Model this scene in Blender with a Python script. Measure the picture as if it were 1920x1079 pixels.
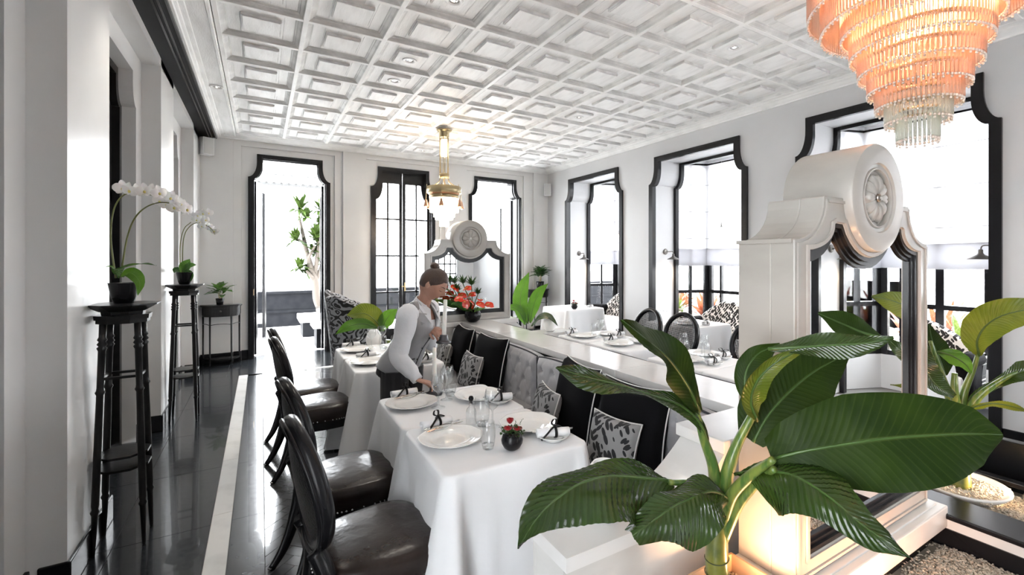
import bpy, bmesh, math, random
from mathutils import Vector, Matrix, noise
random.seed(7)
for o in list(bpy.data.objects): bpy.data.objects.remove(o, do_unlink=True)
SC = bpy.context.scene
COL = SC.collection
PI = math.pi
# ------------------------------------------------------------------ camera
YAW = .5554
cd = bpy.data.cameras.new('camera'); cam = bpy.data.objects.new('camera', cd); COL.objects.link(cam)
cam.location = (0, 0, 1.6); cam.rotation_euler = (PI/2, 0, -YAW)
cd.sensor_width = 36; cd.lens = 871.5*36/1920
cd.shift_x = -70/1920; cd.shift_y = -52.5/1920; cd.clip_start = .05; cd.clip_end = 200
SC.camera = cam
SC.view_settings.view_transform = 'Standard'; SC.view_settings.look = 'None'
SC.view_settings.gamma = 1; SC.view_settings.use_curve_mapping = False
SC.view_settings.exposure = EXPOSURE = 1.8
# ------------------------------------------------------------------ sky
w = bpy.data.worlds.new('sky'); SC.world = w; w.use_nodes = True
bg = w.node_tree.nodes['Background']; bg.inputs[0].default_value = (.93, .965, 1, 1); bg.inputs[1].default_value = 7.0
XLEFT = -.79
def portal(loc, rot, sx, sy):
    l = bpy.data.lights.new('daylight_portal', 'AREA'); l.shape = 'RECTANGLE'; l.size = sx; l.size_y = sy
    l.cycles.is_portal = True
    o = bpy.data.objects.new('daylight_portal', l); o.location = loc; o.rotation_euler = rot; COL.objects.link(o)
for yc in (7.17, 4.70, 2.24, -.23): portal((6.75, yc, 1.7), (0, PI/2, 0), 3.1, 2.0)
for xc in (.42, 2.29, 4.185): portal((xc, 9.15, 1.65), (-PI/2, 0, 0), 1.15, 3.25)
portal((4.2, -3.15, 1.75), (PI/2, 0, 0), 1.4, 1.7)
for yc in (-.22,): portal((XLEFT-.45, yc, 1.65), (0, -PI/2, 0), 3.25, 1.25)
# ------------------------------------------------------------------ materials
def col(c):
    return (c, c, c, 1) if isinstance(c, (int, float)) else (c[0], c[1], c[2], 1)
MATS = {}
def mat(name, c, rough=.5, metal=0, spec=.5, c2=None, scale=6, detail=4, lo=.4, hi=.6, bump=0, bscale=60, stretch=(1, 1, 1),
        coat=0, sheen=0, trans=0, ior=1.45, emit=None, estr=0, sss=0, rvar=0):
    if name in MATS: return MATS[name]
    m = bpy.data.materials.new(name); MATS[name] = m; m.use_nodes = True
    N = m.node_tree.nodes; L = m.node_tree.links; p = N['Principled BSDF']
    p.inputs['Base Color'].default_value = col(c); p.inputs['Roughness'].default_value = rough
    p.inputs['Metallic'].default_value = metal; p.inputs['Specular IOR Level'].default_value = spec
    p.inputs['Coat Weight'].default_value = coat; p.inputs['Sheen Weight'].default_value = sheen
    p.inputs['Transmission Weight'].default_value = trans; p.inputs['IOR'].default_value = ior
    if emit is not None:
        p.inputs['Emission Color'].default_value = col(emit); p.inputs['Emission Strength'].default_value = estr
    if sss:
        p.inputs['Subsurface Weight'].default_value = sss; p.inputs['Subsurface Radius'].default_value = (.01, .004, .002)
    tc = N.new('ShaderNodeTexCoord'); mp = N.new('ShaderNodeMapping'); mp.inputs['Scale'].default_value = stretch
    L.new(tc.outputs['Object'], mp.inputs[0])
    if c2 is not None:
        nz = N.new('ShaderNodeTexNoise'); nz.inputs['Scale'].default_value = scale; nz.inputs['Detail'].default_value = detail
        L.new(mp.outputs[0], nz.inputs['Vector'])
        cr = N.new('ShaderNodeValToRGB'); cr.color_ramp.elements[0].position = lo; cr.color_ramp.elements[1].position = hi
        cr.color_ramp.elements[0].color = col(c); cr.color_ramp.elements[1].color = col(c2)
        L.new(nz.outputs[0], cr.inputs[0]); L.new(cr.outputs[0], p.inputs['Base Color'])
        if rvar:
            mr = N.new('ShaderNodeMapRange'); mr.inputs[3].default_value = rough; mr.inputs[4].default_value = rough+rvar
            L.new(nz.outputs[0], mr.inputs[0]); L.new(mr.outputs[0], p.inputs['Roughness'])
    if bump:
        n2 = N.new('ShaderNodeTexNoise'); n2.inputs['Scale'].default_value = bscale; n2.inputs['Detail'].default_value = 3
        L.new(mp.outputs[0], n2.inputs['Vector']); b = N.new('ShaderNodeBump'); b.inputs['Strength'].default_value = bump
        b.inputs['Distance'].default_value = .01
        L.new(n2.outputs[0], b.inputs['Height']); L.new(b.outputs[0], p.inputs['Normal'])
    return m
def pmat(name, kind, ca, cb, scale, rough=.8, thr=.5, width=.02, sheen=0, stretch=(1,1,1)):
    """two-colour woven patterns: 'leaf' = scattered leaf shapes, 'damask' = swirls"""
    m = bpy.data.materials.new(name); MATS[name] = m; m.use_nodes = True
    N = m.node_tree.nodes; L = m.node_tree.links; p = N['Principled BSDF']; p.inputs['Roughness'].default_value = rough
    p.inputs['Sheen Weight'].default_value = sheen
    tc = N.new('ShaderNodeTexCoord'); mp = N.new('ShaderNodeMapping'); L.new(tc.outputs['Object'], mp.inputs[0])
    mp.inputs['Scale'].default_value = stretch
    if kind == 'leaf':
        f = None
        for rot, off in ((.6, 0), (-.7, 3.3)):
            m1 = N.new('ShaderNodeMapping'); m1.inputs['Rotation'].default_value = (0, rot, 0); L.new(mp.outputs[0], m1.inputs[0])
            m2 = N.new('ShaderNodeMapping'); m2.inputs['Location'].default_value = (off, off, off); m2.inputs['Scale'].default_value = (1.0, 0.0, .42)
            L.new(m1.outputs[0], m2.inputs[0])
            v = N.new('ShaderNodeTexVoronoi'); v.inputs['Scale'].default_value = scale; v.inputs['Randomness'].default_value = .6
            L.new(m2.outputs[0], v.inputs['Vector'])
            lt = N.new('ShaderNodeMath'); lt.operation = 'LESS_THAN'; lt.inputs[1].default_value = thr
            L.new(v.outputs['Distance'], lt.inputs[0])
            if f is None: f = lt.outputs[0]
            else:
                mx = N.new('ShaderNodeMath'); mx.operation = 'MAXIMUM'; L.new(f, mx.inputs[0]); L.new(lt.outputs[0], mx.inputs[1]); f = mx.outputs[0]
    else:
        nz = N.new('ShaderNodeTexNoise'); nz.inputs['Scale'].default_value = scale; nz.inputs['Detail'].default_value = 1
        L.new(mp.outputs[0], nz.inputs['Vector'])
        ml = N.new('ShaderNodeMath'); ml.operation = 'MULTIPLY'; ml.inputs[1].default_value = 40; L.new(nz.outputs[0], ml.inputs[0])
        sn = N.new('ShaderNodeMath'); sn.operation = 'SINE'; L.new(ml.outputs[0], sn.inputs[0])
        gt = N.new('ShaderNodeMath'); gt.operation = 'GREATER_THAN'; gt.inputs[1].default_value = thr; L.new(sn.outputs[0], gt.inputs[0]); f = gt.outputs[0]
    mx = N.new('ShaderNodeMix'); mx.data_type = 'RGBA'; L.new(f, mx.inputs[0]); mx.inputs[6].default_value = col(ca); mx.inputs[7].default_value = col(cb)
    L.new(mx.outputs[2], p.inputs['Base Color'])
    return m
def thin_glass(name, tint=(1, 1, 1), refl=.08):
    m = bpy.data.materials.new(name); MATS[name] = m; m.use_nodes = True
    N = m.node_tree.nodes; L = m.node_tree.links; N.remove(N['Principled BSDF'])
    t = N.new('ShaderNodeBsdfTransparent'); t.inputs[0].default_value = col(tint)
    g = N.new('ShaderNodeBsdfGlossy'); g.inputs['Roughness'].default_value = .01
    fr = N.new('ShaderNodeLayerWeight'); fr.inputs[0].default_value = .5
    pw = N.new('ShaderNodeMath'); pw.operation = 'POWER'; pw.inputs[1].default_value = 2.5; L.new(fr.outputs['Facing'], pw.inputs[0])
    mr = N.new('ShaderNodeMapRange'); mr.inputs[3].default_value = refl*.4; mr.inputs[4].default_value = refl*4; L.new(pw.outputs[0], mr.inputs[0])
    mx = N.new('ShaderNodeMixShader'); L.new(mr.outputs[0], mx.inputs[0]); L.new(t.outputs[0], mx.inputs[1]); L.new(g.outputs[0], mx.inputs[2])
    L.new(mx.outputs[0], N['Material Output'].inputs[0]); return m
def cloth_translucent(name, c, t=.5):
    m = bpy.data.materials.new(name); MATS[name] = m; m.use_nodes = True
    N = m.node_tree.nodes; L = m.node_tree.links; p = N['Principled BSDF']; p.inputs['Base Color'].default_value = col(c); p.inputs['Roughness'].default_value = .9
    tr = N.new('ShaderNodeBsdfTranslucent'); tr.inputs[0].default_value = col(c)
    mx = N.new('ShaderNodeMixShader'); mx.inputs[0].default_value = t
    L.new(p.outputs[0], mx.inputs[1]); L.new(tr.outputs[0], mx.inputs[2]); L.new(mx.outputs[0], N['Material Output'].inputs[0]); return m
M = {}
M['wall'] = mat('wall_paint', (.69, .685, .675), .32, c2=(.65, .645, .64), scale=1.3, bump=.03, bscale=9)
M['wallr'] = mat('wall_paint_satin', (.62, .625, .635), .45, c2=(.59, .595, .605), scale=1.1, bump=.03, bscale=12)
M['ceilmould'] = mat('grey_moulding', (.60, .60, .595), .55, c2=(.76, .76, .75), scale=6, detail=5)  # coffer sides and block edges, mottled grey, darker than boards and beams
M['ceil'] = mat('whitewashed_wood', (.92, .92, .915), .5, c2=(.74, .74, .73), scale=4, detail=8, lo=.45, hi=.85, stretch=(3.5, .6, 1), bump=.25, bscale=30)
M['ceilrib'] = mat('whitewashed_beam', (.92, .92, .91), .5, c2=(.78, .78, .77), scale=4, detail=6, lo=.45, hi=.75, bump=.15, bscale=25)
M['slot'] = mat('black_grille', (.008, .008, .009), .6, spec=.2)
M['black'] = mat('black_lacquer', (.008, .008, .0095), .26, spec=.35)
M['blackwood'] = mat('black_wood', (.009, .009, .0095), .30, spec=.35, c2=(.014, .0135, .0135), scale=8, bump=.08, bscale=40)
M['granite'] = mat('black_granite', (.011, .013, .016), .13, coat=.3, c2=(.036, .04, .045), scale=28, detail=9, lo=.45, hi=.72, rvar=.14)
M['granite2'] = mat('black_granite_slab', (.03, .035, .043), .12, coat=.6, c2=(.06, .067, .078), scale=22, detail=9, lo=.45, hi=.72, rvar=.12)
M['strip'] = mat('white_marble_strip', (.80, .80, .79), .14, c2=(.66, .66, .65), scale=5, lo=.5, hi=.75)
M['brick'] = mat('dark_floor_brick', (.060, .063, .067), .17, spec=.6, c2=(.078, .08, .085), scale=6, detail=3, coat=.4)
M['grout'] = mat('pale_grout', (.20, .20, .20), .8)
M['marble'] = mat('white_marble', (.66, .645, .62), .25, c2=(.55, .54, .52), scale=2.2, detail=8, lo=.5, hi=.75, stretch=(1, 1, 2.5))
M['marblecap'] = mat('polished_marble_cap', (.70, .69, .675), .14, c2=(.58, .57, .555), scale=2.5, detail=8, lo=.52, hi=.75)
M['mirror'] = mat('mirror_glass', (.92, .93, .93), .01, metal=1)
M['pane'] = thin_glass('window_pane')
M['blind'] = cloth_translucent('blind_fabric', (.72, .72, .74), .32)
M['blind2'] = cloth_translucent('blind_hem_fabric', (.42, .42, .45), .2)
M['terrace'] = mat('terrace_stone', (.82, .81, .79), .6, c2=(.76, .75, .73), scale=3)
# ------------------------------------------------------------------ object helpers
def tag(o, label=None, cat=None, group=None, kind=None):
    if label: o['label'] = label
    if cat: o['category'] = cat
    if group: o['group'] = group
    if kind: o['kind'] = kind
    return o
def thing(name, label, cat, loc=(0, 0, 0), rz=0, group=None):
    o = bpy.data.objects.new(name, None); COL.objects.link(o); o.empty_display_size = .05
    o.location = loc; o.rotation_euler = (0, 0, rz); return tag(o, label, cat, group)
KIDS = {}
def tree(o):
    return [c for c in KIDS.get(o.name, [])]
def link(o, parent=None):
    COL.objects.link(o)
    if parent is not None:
        o.parent = parent; KIDS.setdefault(parent.name, []).append(o)
    return o
def dup(o, loc=None, rz=None, label=None, cat=None, group=None, parent=None):
    c = o.copy(); link(c, parent)
    if loc is not None: c.location = loc
    if rz is not None: c.rotation_euler = (0, 0, rz)
    if label: c['label'] = label
    if cat: c['category'] = cat
    if group: c['group'] = group
    for k in tree(o): dup(k, parent=c)
    return c
class MB:
    def __init__(s): s.v = []; s.f = []
    def add(s, vs, fs):
        b = len(s.v); s.v += [tuple(v) for v in vs]; s.f += [tuple(i+b for i in f) for f in fs]; return s
    def box(s, x0, x1, y0, y1, z0, z1):
        return s.add([(x0,y0,z0),(x1,y0,z0),(x1,y1,z0),(x0,y1,z0),(x0,y0,z1),(x1,y0,z1),(x1,y1,z1),(x0,y1,z1)],
                     [(0,3,2,1),(4,5,6,7),(0,1,5,4),(1,2,6,5),(2,3,7,6),(3,0,4,7)])
    def obox(s, c, half, rot):
        vs = [Vector(c)+rot@Vector((a*half[0], b*half[1], d*half[2])) for d in (-1, 1) for a, b in ((-1,-1),(1,-1),(1,1),(-1,1))]
        return s.add(vs, [(0,3,2,1),(4,5,6,7),(0,1,5,4),(1,2,6,5),(2,3,7,6),(3,0,4,7)])
    def prism(s, poly, fn, a, b):
        """poly of 2D points, fn(u,v,w) -> 3D"""
        n = len(poly); vs = [fn(u, v, a) for u, v in poly]+[fn(u, v, b) for u, v in poly]
        return s.add(vs, [tuple(range(n))[::-1], tuple(range(n, 2*n))]+[(i, (i+1) % n, n+(i+1) % n, n+i) for i in range(n)])
    def ring(s, outer, inner, fn, a, b):
        """frame between two polylines with the same number of points (closed)"""
        n = len(outer); vs = []
        for w_ in (a, b):
            vs += [fn(u, v, w_) for u, v in outer]+[fn(u, v, w_) for u, v in inner]
        fs = []
        for i in range(n):
            j = (i+1) % n
            fs += [(i, j, n+j, n+i), (2*n+i, 3*n+i, 3*n+j, 2*n+j), (i, 2*n+i, 2*n+j, j), (n+i, n+j, 3*n+j, 3*n+i)]
        return s.add(vs, fs)
    def lathe(s, prof, c=(0, 0, 0), seg=24, rot=None, cap=True):
        n = len(prof); vs = []
        for r, z in prof:
            for k in range(seg):
                a = 2*PI*k/seg; p = Vector((r*math.cos(a), r*math.sin(a), z))
                if rot is not None: p = rot@p
                vs.append(p+Vector(c))
        fs = [(i*seg+k, i*seg+(k+1) % seg, (i+1)*seg+(k+1) % seg, (i+1)*seg+k) for i in range(n-1) for k in range(seg)]
        if cap: fs += [tuple(range(seg))[::-1], tuple((n-1)*seg+k for k in range(seg))]
        return s.add(vs, fs)
    def tube(s, pts, rad, seg=10, up=None, flat=1.0, cap=True):
        pts = [Vector(p) for p in pts]; n = len(pts)
        if not hasattr(rad, '__len__'): rad = [rad]*n
        t0 = (pts[1]-pts[0]).normalized(); u = Vector(up) if up is not None else (Vector((0,0,1)) if abs(t0.z) < .9 else Vector((0,1,0)))
        vs = []
        for i in range(n):
            t = (pts[min(i+1, n-1)]-pts[max(i-1, 0)]).normalized()
            sd = t.cross(u)
            if sd.length < 1e-4: sd = t.cross(Vector((1, 0, .1)))
            sd.normalize(); u2 = sd.cross(t).normalized()
            if up is None: u = u2
            for k in range(seg):
                a = 2*PI*k/seg; vs.append(pts[i]+sd*(math.cos(a)*rad[i])+u2*(math.sin(a)*rad[i]*flat))
        fs = [(i*seg+k, i*seg+(k+1) % seg, (i+1)*seg+(k+1) % seg, (i+1)*seg+k) for i in range(n-1) for k in range(seg)]
        if cap: fs += [tuple(range(seg))[::-1], tuple((n-1)*seg+k for k in range(seg))]
        return s.add(vs, fs)
    def sphere(s, c, r, seg=12, rings=8, sc=(1, 1, 1), rot=None):
        vs = [Vector((0, 0, 1))]
        for i in range(1, rings):
            t = PI*i/rings
            for k in range(seg):
                a = 2*PI*k/seg; vs.append(Vector((math.sin(t)*math.cos(a), math.sin(t)*math.sin(a), math.cos(t))))
        vs.append(Vector((0, 0, -1)))
        o = []
        for p in vs:
            p = Vector((p.x*r*sc[0], p.y*r*sc[1], p.z*r*sc[2]))
            if rot is not None: p = rot@p
            o.append(p+Vector(c))
        fs = [(0, 1+k, 1+(k+1) % seg) for k in range(seg)]
        for i in range(rings-2):
            for k in range(seg): fs.append((1+i*seg+k, 1+(i+1)*seg+k, 1+(i+1)*seg+(k+1) % seg, 1+i*seg+(k+1) % seg))
        b = 1+(rings-2)*seg; e = len(vs)-1
        fs += [(b+k, e, b+(k+1) % seg) for k in range(seg)]
        return s.add(o, fs)
    def grid(s, fn, nu, nv, closeu=False):
        vs = [fn(i/nu, j/nv) for j in range(nv+1) for i in range(nu+(0 if closeu else 1))]
        W = nu if closeu else nu+1
        fs = [(j*W+i, j*W+(i+1) % W, (j+1)*W+(i+1) % W, (j+1)*W+i) for j in range(nv) for i in range(nu)]
        return s.add(vs, fs)
    def build(s, name, m, parent=None, smooth=False, bev=0, origin=None, solid=0, sub=0, fixn=True, tri=False, auto=None):
        me = bpy.data.meshes.new(name)
        off = Vector(origin) if origin is not None else Vector((0, 0, 0))
        me.from_pydata([tuple(Vector(v)-off) for v in s.v], [], s.f)
        me.validate()
        if fixn:
            bm = bmesh.new(); bm.from_mesh(me); bmesh.ops.recalc_face_normals(bm, faces=bm.faces); bm.to_mesh(me); bm.free()
        me.materials.append(m)
        if smooth: me.polygons.foreach_set('use_smooth', [True]*len(me.polygons))
        o = bpy.data.objects.new(name, me)
        if origin is not None and parent is None: o.location = off
        link(o, parent)
        if solid: md = o.modifiers.new('solid', 'SOLIDIFY'); md.thickness = solid; md.offset = 0
        if sub: md = o.modifiers.new('sub', 'SUBSURF'); md.levels = sub; md.render_levels = sub
        if bev:
            md = o.modifiers.new('bevel', 'BEVEL'); md.width = bev; md.segments = 2; md.limit_method = 'ANGLE'; md.angle_limit = .7
        if auto is not None:
            me.polygons.foreach_set('use_smooth', [True]*len(me.polygons))
            me.set_sharp_from_angle(angle=auto)
        return o
def struct(name, mb, m, parent=None, **k):
    o = mb.build(name, m, parent, **k)
    if parent is None: o['kind'] = 'structure'
    return o
def sgroup(name):
    o = bpy.data.objects.new(name, None); COL.objects.link(o); o.empty_display_size = .05; o['kind'] = 'structure'; return o
def at(px, py, D):
    """world point seen along the photograph's ray at depth D"""
    s, c = math.sin(YAW), math.cos(YAW); R = D*(px-1030)/871.5
    return Vector((D*s+R*c, D*c-R*s, 1.6-D*(py-487)/871.5))
def atz(px, py, z): return at(px, py, (1.6-z)*871.5/(py-487))
def catmull(P, n):
    P = [Vector(p) for p in P]; Q = [P[0]*2-P[1]]+P+[P[-1]*2-P[-2]]; out = []
    for i in range(len(P)-1):
        a, b, c, d = Q[i:i+4]
        for k in range(n):
            t = k/n
            out.append(.5*((2*b)+(c-a)*t+(2*a-5*b+4*c-d)*t*t+(3*b-a-3*c+d)*t**3))
    out.append(P[-1]); return out
def lerpl(L, t):
    x = t*(len(L)-1); i = min(int(x), len(L)-2); f = x-i; return L[i]*(1-f)+L[i+1]*f
# ================================================================== SETTING
# ---- notched (shouldered) opening outline, as polyline from bottom-left round to bottom-right
def notch(c, hw, ztop, zsh, nw, zb=0, inset=0, n=8):
    """centre c, half width hw at bottom, shoulder height zsh, notch width nw; concave quarter curves"""
    hw -= inset; ztop -= inset; ht = hw-nw
    L = [(c-hw, zb), (c-hw, zsh-inset*.4)]
    x0, z0 = c-hw, zsh-inset*.4; x1, z1 = c-ht, ztop-(ztop-zsh+inset*.0)*.36
    for k in range(1, n+1):
        t = k/n*PI/2; L.append((x0+(x1-x0)*math.sin(t), z0+(z1-z0)*(1-math.cos(t))))
    L.append((c-ht, ztop))
    return L+[(2*c-x, z) for x, z in L[::-1]]
def frame(mb, outer, inner, fn, a, b):
    """open-bottomed frame strip"""
    n = len(outer); vs = []
    for w_ in (a, b): vs += [fn(u, v, w_) for u, v in outer]+[fn(u, v, w_) for u, v in inner]
    fs = []
    for i in range(n-1):
        j = i+1; fs += [(i, j, n+j, n+i), (2*n+i, 3*n+i, 3*n+j, 2*n+j), (i, 2*n+i, 2*n+j, j), (n+i, n+j, 3*n+j, 3*n+i)]
    for i in (0, n-1): fs.append((i, n+i, 3*n+i, 2*n+i))
    return mb.add(vs, fs)
def wall_with_holes(mb, u0, u1, z0, z1, holes, fn, a, b):
    """slab from w=a to w=b, u range, z range, with notched holes given as polylines (bottom open)"""
    holes = sorted(holes, key=lambda h: h[0][0]); x = u0
    for h in holes:
        hl, hr = h[0][0], h[-1][0]
        if hl > x: mb.prism([(x, z0), (hl, z0), (hl, z1), (x, z1)], fn, a, b)
        # cap above: per-segment strips between hole outline and z1
        zb = h[0][1]
        if zb > z0: mb.prism([(hl, z0), (hr, z0), (hr, zb), (hl, zb)], fn, a, b)
        pts = h[1:-1]
        for (ax, az), (bx, bz) in zip(pts[:-1], pts[1:]):
            if bx-ax > 1e-6: mb.prism([(ax, az), (bx, bz), (bx, z1), (ax, z1)], fn, a, b)
        x = hr
    if u1 > x: mb.prism([(x, z0), (u1, z0), (u1, z1), (x, z1)], fn, a, b)
fx = lambda u, v, w: (w, u, v)     # wall along Y
fy = lambda u, v, w: (u, w, v)     # wall along X
ZC = 3.55; YB = 8.8; XR = 5.42; XL = -.79; Y0_ = -3.0
# ---------------------------------------------------------------- right wall with four bays
bays = [7.17, 4.70, 2.245, -.23]
mb = MB(); wall_with_holes(mb, Y0_, YB+.3, 0, 3.75, [notch(c, .86, 3.20, 2.82, .12, 0) for c in bays], fx, XR, XR+.55)
struct('wall_right', mb, M['wallr'])
def bay(i, c):
    root = sgroup('window_%d' % i)
    mb = MB(); o = notch(c, .905, 3.25, 2.82, .12, .0); n_ = notch(c, .905, 3.25, 2.82, .12, .0, inset=.085)
    frame(mb, o, n_, fx, XR-.03, XR+.02)
    o2 = notch(c, .86, 3.205, 2.80, .12, .0); n2 = notch(c, .86, 3.205, 2.80, .12, .0, inset=.012)
    frame(mb, o2, n2, fx, XR+.02, XR+.075)
    mb.build('outer_frame', M['black'], root)
    mb = MB(); n3 = notch(c, .86, 3.205, 2.80, .12, .0, inset=.05)
    frame(mb, o2, n3, fx, XR+.50, XR+.57)
    mb.build('inner_frame', M['black'], root)
    # bay box : side posts, front plane at X=6.6, canted sides from X=5.99
    yf0, yf1 = c-.70, c+.70; ys0, ys1 = c-.93, c+.93; XF = 6.6; XS = 5.99; ZT = 3.40; ZS = .42
    mb = MB(); mb.prism([(XS-.02, ys0-.1), (XF+.2, yf0-.3), (XF+.2, yf1+.3), (XS-.02, ys1+.1)], lambda u, v, w: (u, v, w), ZT, ZT+.1)
    mb.build('bay_ceiling', M['wallr'], root)
    mb = MB()
    segs = [((XS, ys0), (XF, yf0)), ((XF, yf0), (XF, yf1)), ((XF, yf1), (XS, ys1))]
    cor = MB(); fr = MB(); low = MB(); pn = []
    for (ax, ay), (bx, by) in segs:
        d = Vector((bx-ax, by-ay, 0)); Ls = d.length; d.normalize(); nrm = Vector((d.y, -d.x, 0))
        if nrm.x < 0: nrm = -nrm
        def F(u, v, w, a=Vector((ax, ay, 0)), d=d, nrm=nrm): p = a+d*u+nrm*w; return (p.x, p.y, v)
        for (z0, z1, w0) in ((ZT-.06, ZT, -.06), (ZT-.10, ZT-.06, -.03), (ZT-.14, ZT-.10, .0)):
            cor.prism([(-.04, z0), (Ls+.04, z0), (Ls+.04, z1), (-.04, z1)], F, w0, .1)
        low.prism([(-.02, 0), (Ls+.02, 0), (Ls+.02, ZS), (-.02, ZS)], F, .0, .1)
        us = [0, .213, .62, 1.15, Ls] if Ls > 1 else [0, Ls/2, Ls]
        nx = len(us)-1
        for k in range(nx+1):
            wd = .035 if k in (0, nx) else (.04 if Ls > 1 and k == 2 else .02)
            u = min(max(us[k], wd), Ls-wd); fr.prism([(u-wd, ZS), (u+wd, ZS), (u+wd, ZT-.14), (u-wd, ZT-.14)], F, .0, .06)
        for z in (ZS+.03, 1.05, 1.53, ZT-.17):
            fr.prism([(0, z-.028), (Ls, z-.028), (Ls, z+.028), (0, z+.028)], F, .005, .055)
        for k in range(nx):
            for z0, z1 in ((ZS+.06, 1.02), (1.08, 1.50), (1.56, ZT-.2)):
                p = MB(); p.prism([(us[k]+.02, z0), (us[k+1]-.02, z0), (us[k+1]-.02, z1), (us[k]+.02, z1)], F, .026, .032)
                pn.append(p)
    cor.build('cornice', M['wallr'], root); fr.build('sash', M['black'], root); low.build('sill_wall', M['wallr'], root)
    for p in pn: p.build('pane', M['pane'], root)
    # black strip under cornice & ceiling step
    mb = MB(); mb.box(XS-.03, XS+.06, c-.95, c+.95, ZT-.09, ZT-.05); mb.build('ceiling_strip', M['black'], root)
    # roman blinds (things) hang inside
    return root
for i, c in enumerate(bays, 1): bay(i, c)
# ---------------------------------------------------------------- back wall
bo = [(.425, .545), (2.29, .54), (4.185, .545)]
H = [notch(c, hw, 3.245, 2.92, .12, 0) for c, hw in bo]
mb = MB(); wall_with_holes(mb, XL-.5, XR+.5, 0, 3.75, H, fy, YB+.09, YB+.30)
# level 1 step
for a, b in ((XL-.5, -.37), (1.22, 1.54), (3.06, 3.41), (5.06, XR+.02)): mb.box(a, b, YB, YB+.1, 0, 3.7)
mb.box(XL, XR, YB, YB+.1, 3.50, 3.7)
for a, b, c_, d in ((-.38, -.265, 1.095, 1.23), (1.53, 1.61, 2.975, 3.07), (3.40, 3.53, 4.84, 5.07)):
    mb.box(a, b, YB+.05, YB+.1, 0, 3.6); mb.box(c_, d, YB+.05, YB+.1, 0, 3.6); mb.box(b-.001, c_+.001, YB+.05, YB+.1, 3.41, 3.6)
struct('wall_back', mb, M['wall'])
for i, (c, hw) in enumerate(bo, 1):
    root = sgroup('door_%d' % i)
    mb = MB(); frame(mb, notch(c, hw+.055, 3.305, 2.93, .12), notch(c, hw+.055, 3.305, 2.93, .12, inset=.07), fy, YB+.055, YB+.10)
    frame(mb, notch(c, hw, 3.25, 2.92, .12), notch(c, hw, 3.25, 2.92, .12, inset=.03), fy, YB+.11, YB+.34)
    mb.build('door_frame', M['black'], root)
    if i == 2:
        for sx in (-1, 1):
            leaf = MB(); x0, x1 = (c-.52, c-.005) if sx < 0 else (c+.005, c+.52)
            st = .055
            xi0 = x0+(.045 if sx < 0 else st); xi1 = x1-(st if sx < 0 else .045)
            leaf.box(x0, xi0, YB+.20, YB+.25, .02, 3.245); leaf.box(xi1, x1, YB+.20, YB+.25, .02, 3.245)
            leaf.box(xi0, xi1, YB+.20, YB+.25, 3.03, 3.245); leaf.box(xi0, xi1, YB+.20, YB+.25, .02, .30)
            # curved notch filler in the top corner
            q = []
            xo = xi0 if sx < 0 else xi1; dd = 1 if sx < 0 else -1
            for k in range(9):
                t = k/8*PI/2; q.append((xo+dd*.12*math.sin(t), 2.72+.32*(1-math.cos(t))))
            q.append((xo, 3.04)); leaf.prism(q, fy, YB+.20, YB+.25)
            lf = leaf.build('door_leaf', M['black'], root)
            mu = MB(); xm = (xi0+xi1)/2; mu.box(xm-.015, xm+.015, YB+.205, YB+.245, .30, 3.03)
            zs = [.30, .83, 1.38, 1.93, 2.48, 3.03]
            zs = [.30, .985, 1.67, 2.36, 3.03]
            for z in zs[1:-1]: mu.box(xi0, xi1, YB+.205, YB+.245, z-.015, z+.015)
            mu.build('muntins', M['black'], root)
            for a, b in ((xi0, xm-.015), (xm+.015, xi1)):
                for z0, z1 in zip(zs[:-1], zs[1:]):
                    MB().box(a, b, YB+.222, YB+.228, z0+.012, z1-.012).build('pane', M['pane'], root)
        hb = MB(); hb.box(c+.03, c+.055, YB+.17, YB+.2, 1.0, 1.16); hb.tube([(c+.042, YB+.17, 1.09), (c+.042, YB+.13, 1.09), (c-.03, YB+.13, 1.09)], .008)
        hb.build('door_handle', mat('brass', (.65, .48, .25), .3, metal=1), root)
    else:
        # glazed leaf swung open to the outside
        for hx, sgn, ang in ((c-hw+.035, -1, 1.28), (c+hw-.035, 1, 1.45)):
            if i == 1 and sgn == 1: ang = 1.62
            fr = MB(); gl = MB(); W = .5
            dirv = Vector((math.cos(ang)*-sgn, math.sin(ang), 0)); nv = Vector((-dirv.y, dirv.x, 0))
            def F(u, v, w, hx=hx, dirv=dirv, nv=nv): p = Vector((hx, YB+.34, 0))+dirv*u+nv*w; return (p.x, p.y, v)
            for a, b, z0, z1 in ((0, .07, .02, 2.9), (W-.07, W, .02, 2.9), (.07, W-.07, .02, .25), (.07, W-.07, 2.75, 2.9)):
                fr.prism([(a, z0), (b, z0), (b, z1), (a, z1)], F, -.022, .022)
            gl.prism([(.07, .25), (W-.07, .25), (W-.07, 2.75), (.07, 2.75)], F, -.003, .003)
            fr.build('open_leaf', M['black'], root); gl.build('pane', M['pane'], root)
        hb = MB(); hb.box(c-hw-.0, c-hw+.028, YB+.10, YB+.13, 1.02, 1.12); hb.build('door_hinge', MATS.get('brass') or mat('brass', (.65, .48, .25), .3, metal=1), root)
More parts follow.
